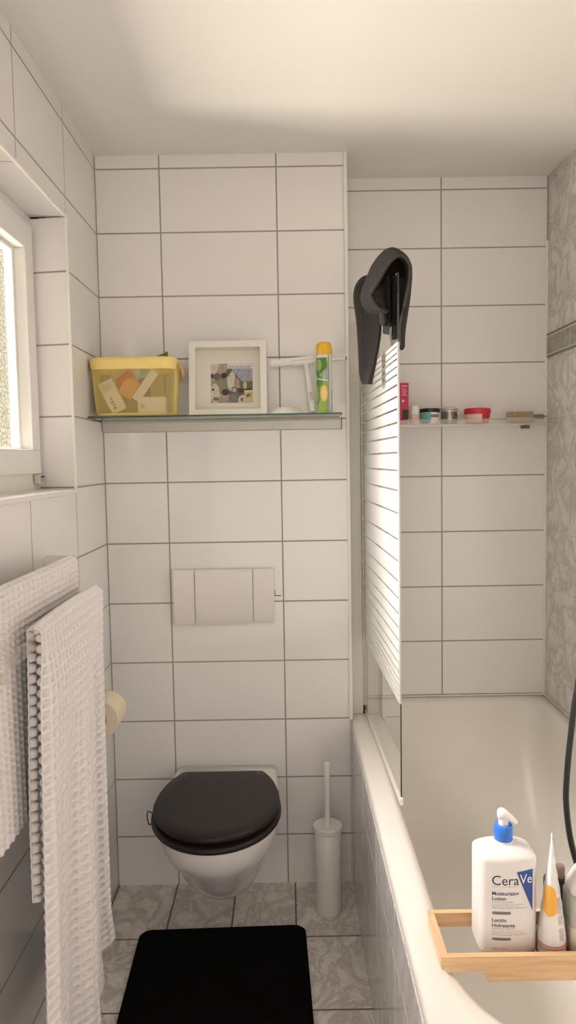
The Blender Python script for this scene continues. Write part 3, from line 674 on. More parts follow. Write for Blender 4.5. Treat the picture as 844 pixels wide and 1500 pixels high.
# ------------------------------------------------------------------ shower shelf with its things
ss = thing('acrylic_shelf', 'long cloudy acrylic shelf on the shower wall under the jars', 'shelf', (1.24, .16, 1.54))
S0, S1, SY0, SY1, SSZ = .90, XR-.006, .105, YS-.001, 1.5515
bm = bmesh.new(); box(bm, S0, S1, SY0, SY1, SSZ-.005, SSZ, .001); link('shelf_board', bm, M['acrylic_frost'], ss)
bm = bmesh.new(); box(bm, S0, S1, SY0-.001, SY0+.003, SSZ-.009, SSZ+.016, .001); link('front_lip', bm, M['acrylic_frost'], ss)
bm = bmesh.new(); box(bm, 1.435, 1.462, SY1-.02, SY1, SSZ-.016, SSZ-.0055, .001); link('wall_bracket', bm, M['brownplastic'], ss)
Z = SSZ+.0003; Y0 = .155
c = thing('shampoo_carton', 'tall red shampoo pack standing beside the screen on the acrylic shelf', 'bottle', (.995, Y0, Z))
bm = bmesh.new(); box(bm, .966, 1.022, Y0-.018, Y0+.018, Z+.018, Z+.144, .004); link('carton_body', bm, M['pinkred'], c)
bm = bmesh.new(); box(bm, .970, 1.018, Y0-.016, Y0+.016, Z, Z+.0175, .003); link('cap', bm, M['red'], c)
bm = bmesh.new(); box(bm, .999, 1.0205, Y0-.0186, Y0-.0181, Z+.020, Z+.052, 0); link('black_patch', bm, M['label_black'], c)
bm = bmesh.new(); box(bm, .998, 1.017, Y0-.0186, Y0-.0181, Z+.131, Z+.134); 
for k in range(6): box(bm, .998, 1.016-.002*(k % 3), Y0-.0185, Y0-.0181, Z+.100+.0045*k, Z+.1012+.0045*k)
lathe(bm, [(.0045, 0), (.0045, .0005)], (1.002, Y0-.0186, Z+.082), 14, axis='y'); link('print', bm, M['pinklabel'], c)
c = thing('roll_on', 'small pale roll-on bottle between the red pack and the black-lidded jar', 'bottle', (1.042, Y0-.005, Z))
bm = bmesh.new(); lathe(bm, [(.0145, 0), (.016, .003), (.016, .030), (.0145, .034)], (1.043, Y0-.01, Z), 28); link('bottle_body', bm, M['pinklabel'], c, True)
bm = bmesh.new(); lathe(bm, [(.0155, .034), (.0165, .036), (.0165, .056), (.012, .065), (.004, .067)], (1.043, Y0-.01, Z), 28); link('cap', bm, M['plastic_white'], c, True)
c = thing('cream_jar', 'jar with a flat black lid and half teal half white label on the acrylic shelf', 'jar', (1.088, Y0, Z))
bm = bmesh.new(); lathe(bm, [(.030, 0), (.033, .003), (.033, .041)], (1.0975, Y0, Z), 40); link('jar_body', bm, M['cream'], c, True)
bm = bmesh.new(); wrap(bm, [(-95, .004), (-5, .004), (-5, .040), (-95, .040)], 0, (1.0975, Y0), .033, .0004, Z); wrap(bm, [(-5, .024), (50, .024), (50, .034), (-5, .034)], 1, (1.0975, Y0), .033, .0005, Z); wrap(bm, [(-70, .004), (-15, .004), (-20, .010), (-60, .012)], 2, (1.0975, Y0), .033, .0008, Z); link('label', bm, [M['teal'], M['label_grey'], M['label_black']], c, True)
bm = bmesh.new(); lathe(bm, [(.0345, .041), (.035, .043), (.035, .053), (.033, .055)], (1.0975, Y0, Z), 40); link('lid', bm, M['black'], c, True)
c = thing('scrub_jar', 'clip-top glass jar filled with dark brown scrub on the acrylic shelf', 'jar', (1.165, Y0, Z))
bm = bmesh.new(); lathe(bm, [(.024, .001), (.0275, .004), (.0275, .038), (.026, .040)], (1.1655, Y0+.003, Z), 40); link('scrub', bm, M['coffee'], c, True)
bm = bmesh.new(); lathe(bm, [(.026, 0), (.029, .003), (.029, .048), (.0265, .051)], (1.1655, Y0+.003, Z), 40, cap1=False); link('jar_body', bm, M['acrylic'], c, True)
bm = bmesh.new(); lathe(bm, [(.030, .050), (.031, .052), (.031, .056), (.026, .059)], (1.1655, Y0+.003, Z), 40); link('glass_lid', bm, M['acrylic_frost'], c, True)
bm = bmesh.new(); tube(bm, catmull([(1.195, Y0, Z+.055), (1.2, Y0-.006, Z+.045), (1.197, Y0-.01, Z+.030), (1.193, Y0-.012, Z+.042)], 5), .0012, 8); lathe(bm, [(.0296, .043), (.0303, .0445), (.0296, .046)], (1.1655, Y0+.003, Z), 40, False, False); link('wire_clip', bm, M['chrome'], c, True)
c = thing('body_butter_tub', 'red-lidded round tub with a pink label on the acrylic shelf', 'jar', (1.262, Y0, Z))
bm = bmesh.new(); lathe(bm, [(.036, 0), (.040, .003), (.0435, .034)], (1.2625, Y0, Z), 44); link('tub_body', bm, M['red'], c, True)
bm = bmesh.new()
def wrapc(poly, mi, c_, r0, r1, h1, dr): 
    n0 = len(bm.verts); wrap(bm, poly, mi, c_, 0, 0, Z); bm.verts.ensure_lookup_table()
for a0 in range(-92, 8, 5):
    q = lambda a, h: Vector((1.2625+(.040+.0035*h/.034+.0005)*math.sin(math.radians(a)), Y0-(.040+.0035*h/.034+.0005)*math.cos(math.radians(a)), Z+h))
    quad(bm, [q(a0, .004), q(a0+5, .004), q(a0+5, .032), q(a0, .032)])
link('label', bm, M['pinklabel'], c, True)
bm = bmesh.new(); lathe(bm, [(.0445, .034), (.0455, .036), (.0455, .050), (.043, .053)], (1.2625, Y0, Z), 44); link('lid', bm, M['red'], c, True)
c = thing('nail_brush', 'wooden brush lying bristles up at the right end of the acrylic shelf', 'brush', (1.41, Y0, Z))
bm = bmesh.new(); tube(bm, [(1.365, Y0, Z+.0125), (1.37, Y0, Z+.0125), (1.45, Y0, Z+.013), (1.462, Y0, Z+.013)], [.007, .0125, .0125, .008], 16); link('brush_back', bm, M['woodgrey'], c, True)
bm = bmesh.new(); t = bmesh.new(); box(t, 1.452, 1.492, Y0-.008, Y0+.008, Z+.016, Z+.030, .004); merge(bm, t); tube(bm, [(1.49, Y0, Z+.023), (1.503, Y0, Z+.022)], .003, 8); link('handle', bm, M['p_grey'], c, True)
bm = bmesh.new()
for i in range(13):
    for j in range(5):
        x = 1.369+i*.0068; y = Y0-.010+j*.005; tube(bm, [(x, y, Z+.019), (x+(i-6)*.0003, y+(j-2)*.0004, Z+.040)], [.0016, .0024], 7)
o = link('bristles', bm, M['bristle'], c, True); o['kind'] = 'stuff'

# ------------------------------------------------------------------ shower screen
sc_ = thing('shower_screen', 'hinged glass shower screen with white horizontal stripes standing on the tub rim', 'shower screen', (.863, .07, .566))
HP = Vector((.856, .072, 0)); FP = Vector((.8725, -.612, 0)); gd = (FP-HP).normalized(); gn = Vector((-gd.y, gd.x, 0))*-1
if gn.x > 0: gn = -gn
GZB, GZT = .577, 1.881
def gbox(bm, s0, s1, z0, z1, o0, o1, mi=0, bev=0):
    t = bmesh.new(); box(t, 0, 1, 0, 1, 0, 1, 0)
    if bev: pass
    L = (FP-HP).length
    for v in t.verts:
        s = s0+(s1-s0)*v.co.x; off = o0+(o1-o0)*v.co.y; v.co = Vector((HP.x+gd.x*s+gn.x*off, HP.y+gd.y*s+gn.y*off, z0+(z1-z0)*v.co.z))
    for f in t.faces: f.material_index = mi
    merge(bm, t)
GL = (FP-HP).length
bm = bmesh.new(); gbox(bm, .004, GL-.0012, GZB, GZT, -.0025, .0025, 0)
g = link('glass_pane', bm, M['glass'], sc_)
bm = bmesh.new(); gbox(bm, GL-.001, GL, GZB, GZT, -.0025, .0006); gbox(bm, .004, GL-.001, GZT, GZT+.001, -.0025, .0025); link('glass_edge', bm, mat('grey_green_glass_edge', (.035, .055, .047), .15), g)
bm = bmesh.new(); gbox(bm, GL-.0055, GL+.0004, .823, 1.718, -.0027, .0025); link('painted_edge_reflection', bm, M['stripe'], g)  # pale strip painted in for the stripes' reflection inside the glass edge
zs = [1.718, 1.708, 1.692, 1.678, 1.659, 1.64, 1.615, 1.587, 1.557, 1.524, 1.490, 1.451, 1.407, 1.358, 1.302, 1.237, 1.183, 1.133, 1.09, 1.051, 1.016, 0.984, 0.952, 0.925, 0.902, 0.883, 0.867, 0.853, 0.841, 0.831, .823]
bm = bmesh.new()
for a, b in zip(zs, zs[1:]):
    g_ = .0028 if .9 < a < 1.7 else .0022
    gbox(bm, .012, GL-.006, b+g_, a-g_ if a < 1.716 else a, .0027, .0033)
link('white_stripes', bm, M['stripe'], sc_)
bm = bmesh.new(); box(bm, .8055, .846, .052, .072, .566, 1.890, .002); box(bm, .802, .8045, .03, YS-.002, .566, 1.890, .0005)
pr_ = link('wall_profile', bm, mat('pale_grey_profile', (.66, .63, .58), .35, .1), sc_)
for z in (1.94, 1.497, 1.042):
    if z < 1.9:
        bm = bmesh.new(); lathe(bm, [(.006, 0), (.006, -.0012), (.004, -.002)], (.8275, .0518, z), 18, axis='y'); link('screw_cap', bm, M['plate'], pr_, True)
bm = bmesh.new(); tube(bm, [(.8505, .066, .566), (.8505, .066, 1.888)], .0042, 14); tube(bm, [(.8585, .062, .57), (.8585, .062, 1.884)], .0032, 12); link('hinge_rod', bm, M['alu'], sc_, True)
bm = bmesh.new(); tube(bm, [(.8485, .064, .5655), (.8485, .060, .592)], .007, 12); link('hinge_foot', bm, M['darkgap'], sc_, True)
bm = bmesh.new(); gbox(bm, .004, GL, .5665, .5775, -.0035, .0035); link('bottom_seal', bm, M['trim'], sc_)
bm = bmesh.new(); p = HP+gd*(GL+.004); box(bm, p.x-.005, p.x+.004, p.y-.008, p.y+.008, .5662, .583, .002); link('seal_end_piece', bm, M['trim'], sc_)

# ------------------------------------------------------------------ socks
def sheet(bm, A, B, th=.006, nu=40, nv=10, ribs=16, ramp=.0016, bulge=.0, skew=0):
    a = catmull(A, nv); b = catmull(B, nv); n = min(len(a), len(b)); a = np.array(a[:n]); b = np.array(b[:n])
    s = np.linspace(0, 1, nu*1)[None, :, None]; G = a[:, None, :]*(1-s)+b[:, None, :]*s
    du = np.gradient(G, axis=1); dv = np.gradient(G, axis=0); N = np.cross(du, dv); N /= np.linalg.norm(N, axis=2, keepdims=True)+1e-12
    sv = s[..., 0]; wv = np.sqrt(np.clip(1-(2*sv-1)**4, 0, 1)); rb = ramp*np.abs(np.sin(PI*(ribs*sv+skew*np.linspace(0, 1, n)[:, None])))
    tt = np.ones((n, 1)); tt[0] = .5; tt[-1] = .5
    F = G+N*((th*.5*wv*tt+rb*wv+bulge*np.sin(PI*sv))[..., None]); K = G-N*((th*.5*wv*tt+rb*wv-bulge*np.sin(PI*sv))[..., None])
    rings = [[Vector(F[i, j]) for j in range(nu)]+[Vector(K[i, j]) for j in range(nu-1, -1, -1)] for i in range(n)]
    loft(bm, rings)
Al = [(.890, -.40, 1.80), (.892, -.40, 1.872), (.874, -.41, 1.914), (.846, -.42, 1.934), (.808, -.43, 1.928), (.787, -.44, 1.885), (.795, -.44, 1.801), (.800, -.44, 1.712), (.803, -.44, 1.667), (.812, -.44, 1.641)]
Ar = [(.893, -.49, 1.80), (.893, -.49, 1.866), (.877, -.50, 1.906), (.860, -.50, 1.902), (.852, -.50, 1.862), (.851, -.50, 1.815), (.853, -.50, 1.772), (.841, -.50, 1.711), (.829, -.50, 1.663), (.818, -.50, 1.637)]
bm = bmesh.new(); Al = [(a, b+.06, c) for a, b, c in Al]; Ar = [(a, b+.06, c) for a, b, c in Ar]; sheet(bm, Al, Ar, .016, 150, 10, 13, .0024, .007)
tag(link('sock', bm, M['sock'], None, 'all'), 'charcoal ribbed sock hanging long and pointed down the left of the glass screen', 'sock', 'socks on the shower screen')
sk = thing('sock', 'charcoal ribbed sock looped over the top of the glass screen with its cuff open', 'sock', (.87, -.50, 1.72), 'socks on the shower screen')
Bn = [(.856, -.56, 1.800), (.832, -.56, 1.812), (.814, -.56, 1.845), (.835, -.56, 1.880), (.862, -.56, 1.921), (.889, -.56, 1.935), (.910, -.56, 1.913), (.909, -.56, 1.872), (.897, -.56, 1.81), (.888, -.56, 1.761), (.889, -.56, 1.705)]
Bf = [(.842, -.45, 1.812), (.818, -.45, 1.826), (.806, -.45, 1.854), (.818, -.45, 1.900), (.838, -.45, 1.943), (.868, -.45, 1.976), (.895, -.45, 1.979), (.924, -.45, 1.950), (.926, -.45, 1.880), (.912, -.45, 1.785), (.905, -.45, 1.735)]
bm = bmesh.new(); Bf = [(a-.004*(i < 7), b, c+.002) for i, (a, b, c) in enumerate(Bf)]; sheet(bm, Bn, Bf, .010, 170, 12, 7, .0034, skew=16); link('knit_leg', bm, M['sock'], sk, 'all')
bm = bmesh.new(); n_ = [np.array(p) for p in Bn[2:9]]; tube(bm, [Vector(p)+Vector((0, -.001, 0)) for p in catmull(n_, 12)], .0042, 10); link('cuff_edge', bm, mat('cuff_knit', (.05, .043, .039), .95), sk, True)
Cl = [(.8575, -.45, 1.882), (.850, -.45, 1.86), (.856, -.45, 1.81), (.858, -.45, 1.765)]
Cr = [(.8605, -.54, 1.895), (.8625, -.54, 1.86), (.8625, -.54, 1.80), (.8625, -.52, 1.750)]
bm = bmesh.new(); sheet(bm, Cl, Cr, .005, 70, 10, 10, .0008)
El = [(.820, -.55, 1.852), (.826, -.55, 1.83), (.842, -.55, 1.815), (.850, -.545, 1.775)]
Er = [(.846, -.50, 1.880), (.856, -.50, 1.855), (.857, -.50, 1.83), (.858, -.50, 1.775)]
sheet(bm, El, Er, .014, 110, 10, 9, .0020, .006)
sheet(bm, [(.846, -.445, 1.889), (.850, -.44, 1.92), (.872, -.44, 1.968)], [(.918, -.47, 1.889), (.922, -.46, 1.93), (.908, -.45, 1.966)], .010, 60, 10, 8, .001)
sheet(bm, [(.879, -.50, 1.892), (.878, -.49, 1.86), (.877, -.48, 1.80), (.877, -.47, 1.745)], [(.905, -.52, 1.892), (.905, -.51, 1.86), (.898, -.50, 1.80), (.891, -.48, 1.745)], .006, 60, 10, 6, .001)
link('folded_heel', bm, M['sock'], sk, 'all')

# ------------------------------------------------------------------ towel rack and towels
tr_ = thing('towel_rack', 'clear acrylic double towel rack on the left wall under the window', 'towel rack', (0, -.94, 1.08))
AY0, AY1 = -.640, -1.238
def arm(bm, y):
    P = [(.001, 1.205), (.010, 1.216), (.078, 1.215), (.084, 1.208), (.084, 1.100), (.134, 1.098), (.134, 1.128), (.143, 1.128), (.145, 1.084), (.138, 1.080), (.001, 1.085)]
    loft(bm, [[Vector((a, yy, b)) for a, b in P] for yy in (y-.004, y+.004)])
for y in (AY0, AY1): bm = bmesh.new(); arm(bm, y); link('arm', bm, M['acrylic'], tr_)
bm = bmesh.new(); box(bm, .0785, .0835, AY1+.005, AY0-.005, 1.184, 1.208, .0012); link('rail', bm, M['acrylic'], tr_)
bm = bmesh.new(); box(bm, .1355, .1415, AY1+.005, AY0-.005, 1.103, 1.1285, .0012); link('rail', bm, M['acrylic'], tr_)
def towel(name, label, path_f, length_f, length_b, width, cy, cz, depth, R=6):
    """path_f(s, d): s 0..1 across, d signed arc length from the ridge (+ front) -> world point"""
    nu = int(width/cy*R)+1; nb = int(length_b/cz*R); nf = int(length_f/cz*R)
    S = np.linspace(0, 1, nu); Dd = np.concatenate([np.linspace(-length_b, 0, nb, endpoint=False), np.linspace(0, length_f, nf+1)])
    SS, DD = np.meshgrid(S, Dd); P = path_f(SS, DD)
    du = np.gradient(P, axis=1); dv = np.gradient(P, axis=0); N = np.cross(du, dv); N /= np.linalg.norm(N, axis=2, keepdims=True)+1e-12
    u = SS*width/cy; v = DD/cz
    p_ = np.abs(np.sin(PI*u))**.8*np.abs(np.sin(PI*v)); p_ = np.clip((p_-.20)/.50, 0, 1); h = 1-p_*p_*(3-2*p_)
    P = P-N*((h-1)*depth)[..., None]
    nr, ncx = P.shape[:2]; verts = P.reshape(-1, 3)
    i = np.arange(nr-1)[:, None]*ncx+np.arange(ncx-1)[None, :]; F = np.stack([i, i+1, i+1+ncx, i+ncx], -1).reshape(-1, 4)
    me = bpy.data.meshes.new(name); me.from_pydata(verts.tolist(), [], F.tolist()); me.materials.append(M['towel'])
    me.polygons.foreach_set('use_smooth', [True]*len(me.polygons))
    o = bpy.data.objects.new(name, me); COL.objects.link(o); tag(o, label, 'towel', 'waffle towels on the rack')
    md = o.modifiers.new('thickness', 'SOLIDIFY'); md.thickness = .003; md.offset = 0
    return o
def sm(a, b, x): t = np.clip((x-a)/(b-a), 0, 1); return t*t*(3-2*t)
def drape(DD, xr, zr, R0, xb_at, xf_at):
    """ridge arc of radius R0 around (xr, zr); returns x,z"""
    q = np.clip(DD/R0, -PI/2, PI/2); x = xr+R0*np.sin(q); z = zr+R0*np.cos(q)
    ex = np.maximum(np.abs(DD)-R0*PI/2, 0); z = z-ex
    return x, z, ex
def t1(S, Dd):
    x, z, ex = drape(Dd, .081, 1.2035, .0155, 0, 0)
    y = -1.228+S*.548
    fr = Dd > 0
    x = x+np.where(fr, .002*sm(0, .4, ex)+.004*np.sin(S*9+1)*sm(.02, .4, ex), -.012*sm(0, .3, ex)+.003*np.sin(S*11)*sm(.02, .4, ex))
    z = z+.004*np.sin(S*7)*sm(.9, 1, np.abs(Dd)/.5)-np.where(fr, .018*S*ex/.45, 0)
    return np.stack([x, y, z], -1)
towel('towel', 'white waffle towel on the rear upper rail, nearer the wall', t1, .455, .40, .548, .0260, .0132, .0078, 12)
def t2(S, Dd):
    x, z, ex = drape(Dd, .1385, 1.128, .0165, 0, 0)
    f = np.clip(ex/.92, 0, 1); fr = Dd > 0
    yl = np.where(fr, -1.112-.075*f, -1.095-.01*f); yr_ = np.where(fr, -.675+.005*f+.03*sm(.85, 1, f), -.660+.02*f+.055*sm(.48, .58, ex)*sm(.6, 1, S))
    # folds squeeze the cloth sideways
    y = yl+(yr_-yl)*S
    amp = sm(.0, .75, f)
    pleat = np.exp(-((S-.66)/.055)**2)
    wave = .016*np.sin(S*2*PI*2.2+.6)+.010*np.sin(S*2*PI*4.3+1.0)
    xf = -.002+.001*f+amp*(wave*.8-.010)+(.018*sm(0, .13, S)-.005-.016*sm(.6, .95, S))*sm(0, .12, ex)-amp*.030*sm(.70, .76, S)*(1-sm(.80, .98, S)*.6)+.006*np.exp(-((S-.05)/.04)**2)*sm(0, .1, ex)
    y = y+np.where(fr, amp*.028*np.sin(np.clip((S-.52)/.4, 0, 1)*PI)*np.where(S < .74, 1, -.4), 0)
    xb = -.002-.008*sm(0, .4, ex)+.005*np.sin(S*13)*sm(.05, .5, ex)
    x = x+np.where(fr, xf, xb)
    z = z+np.where(fr, .010*np.sin(S*9)*f+.02*f*sm(.75, 1, S), 0)+.006*np.sin(S*PI*1.0)*np.exp(-ex/.03)
    return np.stack([x, y, z], -1)
towel('towel', 'long white waffle towel on the front lower rail, hanging almost to the floor', t2, .93, .53, .56, .0290, .0200, .0115, 14)

# ------------------------------------------------------------------ toilet paper
hp_ = thing('paper_holder', 'chrome wire paper roll holder on the left wall behind the long towel', 'paper holder', (.0, -.40, .74))
bm = bmesh.new(); tube(bm, catmull([(.001, -.335, .800), (.03, -.335, .800), (.066, -.335, .775), (.075, -.338, .7565), (.075, -.36, .7535), (.075, -.45, .7535), (.075, -.462, .7535), (.066, -.468, .745), (.05, -.468, .722)], 6), .0032, 10); link('wire_arm', bm, M['chrome'], hp_, True)
bm = bmesh.new(); box(bm, .0008, .006, -.36, -.31, .78, .82, .002); link('wall_plate', bm, M['chrome'], hp_, True)
rc = Vector((.075, -.45, .7535-.0155)); bm = bmesh.new()
prof = [(.0195, 0), (.0500, 0), (.052, .002), (.052, .098), (.050, .1), (.0195, .1)]
rings = lathe(bm, prof, rc, 56, False, False, axis='y')
n = 56
for i in range(n): bm.faces.new((rings[0][i], rings[0][(i+1) % n], rings[-1][(i+1) % n], rings[-1][i]))
rl = thing('toilet_paper_roll', 'cream toilet paper roll half hidden behind the long towel', 'toilet paper', (.075, -.40, .685))
link('paper', bm, M['paper'], rl, 40)
bm = bmesh.new(); rings = lathe(bm, [(.0180, .001), (.0192, .001), (.0192, .099), (.0180, .099)], rc, 40, False, False, axis='y')
for i in range(40): bm.faces.new((rings[0][i], rings[0][(i+1) % 40], rings[-1][(i+1) % 40], rings[-1][i]))
link('cardboard_core', bm, M['woodgrey'], rl, 40)

# ------------------------------------------------------------------ bath caddy
cd_ = thing('bath_caddy', 'bamboo bath caddy laid across the tub rim carrying the bottles', 'bath tray', (1.17, -1.16, .566))
CX0, CX1, CYN, CYF, CZ0, CZ1 = .846, 1.500, -1.226, -1.094, .5668, .5935
bm = bmesh.new()
def board(bm, yA, yB, nx=.912):
    P = [(CX0+.010, CZ0), (CX0+.004, CZ0+.006), (CX0, CZ1), (CX1, CZ1), (CX1-.004, CZ0+.006), (CX1-.010, CZ0)]
    nz = lambda xs: [(xs+.010*(1-math.cos(a)), CZ0-.018*math.sin(a)) for a in np.linspace(0, PI/2, 6)]
    left = [(nx+.012*math.sin(a), CZ0-.018*(1-math.cos(a))) for a in np.linspace(0, PI/2, 7)]
    right = [(CX1-.050-.012*math.sin(a), CZ0-.018*(1-math.cos(a))) for a in np.linspace(PI/2, 0, 7)]
    P = [(CX0+.010, CZ0)]+left+right+[(CX1-.010, CZ0), (CX1-.003, CZ0+.006), (CX1, CZ1), (CX0, CZ1), (CX0+.003, CZ0+.006)]
    t = bmesh.new(); loft(t, [[Vector((a, y, b)) for a, b in P] for y in (yA, yB)]); merge(bm, t)
board(bm, CYN, CYN+.0105); link('long_board', bm, M['bamboo_x'], cd_)
bm = bmesh.new(); board(bm, CYF-.0105, CYF, .935); link('long_board', bm, M['bamboo_x'], cd_)
bm = bmesh.new(); box(bm, CX0+.0005, CX0+.0115, CYN+.0107, CYF-.0107, CZ0+.001, CZ1-.0003, .0008)
link('end_board', bm, M['bamboo_y'], cd_)
bm = bmesh.new(); box(bm, CX1-.0115, CX1-.0005, CYN+.0107, CYF-.0107, CZ0+.001, CZ1-.0003, .0008); link('end_board', bm, M['bamboo_y'], cd_)
for k in range(25):
    xs = .958+k*.0215
    if xs+.018 > CX1-.03: break
    bm = bmesh.new(); box(bm, xs, xs+.0185, CYN+.0108, CYF-.0108, .5640, .5700, .0006); link('slat', bm, M['bamboo_dark'], cd_)
TZ_ = .5702

# ------------------------------------------------------------------ lotion bottle
lb = thing('lotion_bottle', 'large white moisturising lotion pump bottle with blue collar standing on the bamboo caddy', 'bottle', (.970, -1.150, TZ_))
FYc, HW, DP = -1.184, .0505, .064; LCX = .9715
def lot_ring(z, s=1.0, sd=None, n=10, cy=None):
    sd = s if sd is None else sd; hx = HW*s; cyy = FYc+DP/2 if cy is None else cy; hy = DP/2*sd; r = min(.011*s, hy*.8); P = []
    for (qx, qy, a0) in ((1, 1, 0), (-1, 1, 90), (-1, -1, 180), (1, -1, 270)):
        for k in range(n+1):
            a = math.radians(a0+90*k/n); x = qx*(hx-r)+r*math.cos(a); y = qy*(hy-r)+r*math.sin(a)
            P.append([x, y])
    # bulge the broad faces
    Q = []
    for i in range(len(P)):
        a = P[i]; b = P[(i+1) % len(P)]; Q.append(a)
        if i % (n+1) == n:
            for k in range(1, 14): Q.append([a[0]+(b[0]-a[0])*k/14, a[1]+(b[1]-a[1])*k/14])
    out = []
    for x, y in Q:
        bl = .0075*s*(1-(x/hx)**2)*(1 if y < 0 else -0.4*-1)*(-1 if y < 0 else 1)*min(1, abs(y)/hy)
        out.append(Vector((LCX+x, cyy+y+bl, z)))
    return out
BH = .172
bm = bmesh.new()
loft(bm, [lot_ring(TZ_, .93, .90), lot_ring(TZ_+.002, .97, .96), lot_ring(TZ_+.007, 1, 1), lot_ring(TZ_+.06, 1, 1), lot_ring(TZ_+.12, 1, 1), lot_ring(TZ_+BH-.006, 1, 1), lot_ring(TZ_+BH-.0025, .993, .985), lot_ring(TZ_+BH, .972, .95), lot_ring(TZ_+BH+.003, .92, .88),
          lot_ring(TZ_+BH+.008, .76, .72), lot_ring(TZ_+BH+.0125, .55, .56), lot_ring(TZ_+BH+.0145, .36, .46), lot_ring(TZ_+BH+.015, .2, .3)])
link('bottle_body', bm, M['bottle'], lb, 50)
NZ = TZ_+BH+.012; ncx, ncy = LCX-.0005, FYc+DP/2
bm = bmesh.new(); lathe(bm, [(.0170, 0), (.0170, .006), (.014, .0065)], (ncx, ncy, NZ), 36); link('neck', bm, M['bottle'], lb, True)
bm = bmesh.new(); t = []
prof = [(.0158, .006), (.0162, .007), (.0162, .030), (.0150, .0325), (.009, .033)]
rg = []
for r, h in prof:
    ring = []
    for i in range(96):
        a = 2*PI*i/96; rr = r*(1+(.012 if (i % 4 < 2 and .0065 < h < .031) else 0)); ring.append(Vector((ncx+rr*math.cos(a), ncy+rr*math.sin(a), NZ+h)))
    rg.append(ring)
loft(bm, rg); link('blue_collar', bm, M['blue'], lb, 40)
bm = bmesh.new(); lathe(bm, [(.0085, .032), (.0080, .048), (.0095, .050)], (ncx, ncy, NZ), 28)
hd = catmull([(ncx-.009, ncy+.004, NZ+.050), (ncx, ncy, NZ+.0505), (ncx+.010, ncy-.005, NZ+.047), (ncx+.021, ncy-.011, NZ+.039)], 6)
tube(bm, hd, [.006, .0085, .0098, .0103, .0105, .0104, .0102, .0098, .009, .0082, .0075, .007, .0065, .0060, .0055, .005, .0045, .004, .0035], 18)
link('pump_head', bm, M['bottle'], lb, True)
# label: u across (0..0.101), v up; follow the curved front
def on_front(u, v, d=.0004):
    x = -HW+u*(2*HW/.100); x = max(-HW, min(HW, x)); y = FYc-.0075*(1-(x/HW)**2)
    return Vector((LCX+x, y-d, TZ_+v*.975+.002))
def put(b, u, v, mt, name='label_text', d=.0004, cut=1):
    for _ in range(cut): bmesh.ops.subdivide_edges(b, edges=[e for e in b.edges if e.calc_length() > .006], cuts=3)
    for vv in b.verts: vv.co = on_front(u+vv.co.x, v+vv.co.y, d)
    return b
bk_, nv_, gy_, wh_, bl_ = bmesh.new(), bmesh.new(), bmesh.new(), bmesh.new(), bmesh.new()
merge(bk_, put(fit_text('Cera', .0455, .0172), .0198, .1285, None))
merge(wh_, put(fit_text('Ve', .0215, .0165), .0668, .1312, None, d=.0012))
t = bmesh.new(); A, B, C_ = (.0612, .1520), (.0900, .1560), (.0912, .0755); NN = 24
for i in range(NN):
    f0, f1 = i/NN, (i+1)/NN
    def pt(f, e): return (A[0]+(B[0]-A[0])*f, A[1]+(B[1]-A[1])*f) if e == 0 else None
    a0 = pt(f0, 0); a1 = pt(f1, 0)
    # hypotenuse A->C
    def hyp(u): f = (u-A[0])/(C_[0]-A[0]); return A[1]+(C_[1]-A[1])*f
    quad(t, [on_front(a0[0], hyp(a0[0]), .0007), on_front(a1[0], hyp(a1[0]), .0007), on_front(*a1, .0007), on_front(*a0, .0007)])
merge(bl_, t)
merge(gy_, put(fit_text('DEVELOPED WITH DERMATOLOGISTS', .0455, .0012), .0198, .1250, None))
merge(nv_, put(fit_text('Moisturising', .0452, .0066, bold=.018), .0198, .1098, None))
merge(nv_, put(fit_text('Lotion', .0232, .0066, bold=.018), .0198, .1005, None))
merge(gy_, put(fit_text('For Dry to Very Dry Skin', .0355, .0019, bold=.01), .0198, .0962, None))
merge(gy_, put(fit_text('Moisturises and helps restore the protective', .057, .0016), .0198, .0918, None))
merge(gy_, put(fit_text('skin barrier with hyaluronic acid', .044, .0016), .0198, .0886, None))
merge(gy_, put(fit_text('With 3 essential ceramides & hyaluronic acid', .060, .0017, bold=.012), .0198, .0852, None))
merge(nv_, put(fit_text('Loci\u00f3n', .0240, .0066, bold=.018), .0198, .0605, None))
merge(nv_, put(fit_text('Hidratante', .0388, .0066, bold=.018), .0198, .0508, None))
merge(gy_, put(fit_text('Para Piel Seca a Muy Seca', .039, .0019, bold=.012), .0198, .0470, None))
merge(gy_, put(fit_text('Hidrata y ayuda a restaurar la barrera', .050, .0016), .0198, .0425, None))
merge(gy_, put(fit_text('protectora con \u00e1cido hialur\u00f3nico', .056, .0016), .0198, .0392, None))
merge(gy_, put(fit_text('Con 3 ceramidas esenciales y \u00e1cido hialur\u00f3nico', .060, .0017, bold=.012), .0198, .0358, None))
merge(gy_, put(fit_text('33.8 FL OZ/1 L', .0285, .0036), .0198, .0085, None))
for v in (.0745, .0262):
    t = bmesh.new(); xs_ = [.0160-.0160*math.cos(PI*k/24) for k in range(25)]; hw_ = [.0026*math.sqrt(max(0, 1-max(0, abs(x-.016)-.0134)**2/.0026**2)) for x in xs_]
    for k in range(24): quad(t, [(xs_[k], .0024-hw_[k], 0), (xs_[k+1], .0024-hw_[k+1], 0), (xs_[k+1], .0024+hw_[k+1], 0), (xs_[k], .0024+hw_[k], 0)])
    for vv in t.verts: vv.co = on_front(.0198+vv.co.x, v+vv.co.y, .0004)
    merge(gy_, t)
merge(bk_, put(fit_text('Fragrance free', .018, .0015), .027, .0762, None, d=.0010)); merge(bk_, put(fit_text('Sin perfume', .016, .0015), .028, .0279, None, d=.0010))
lab = bmesh.new()
for i, b in enumerate((bk_, nv_, gy_, bl_, wh_)):
    for f in b.faces: f.material_index = i
    merge(lab, b)
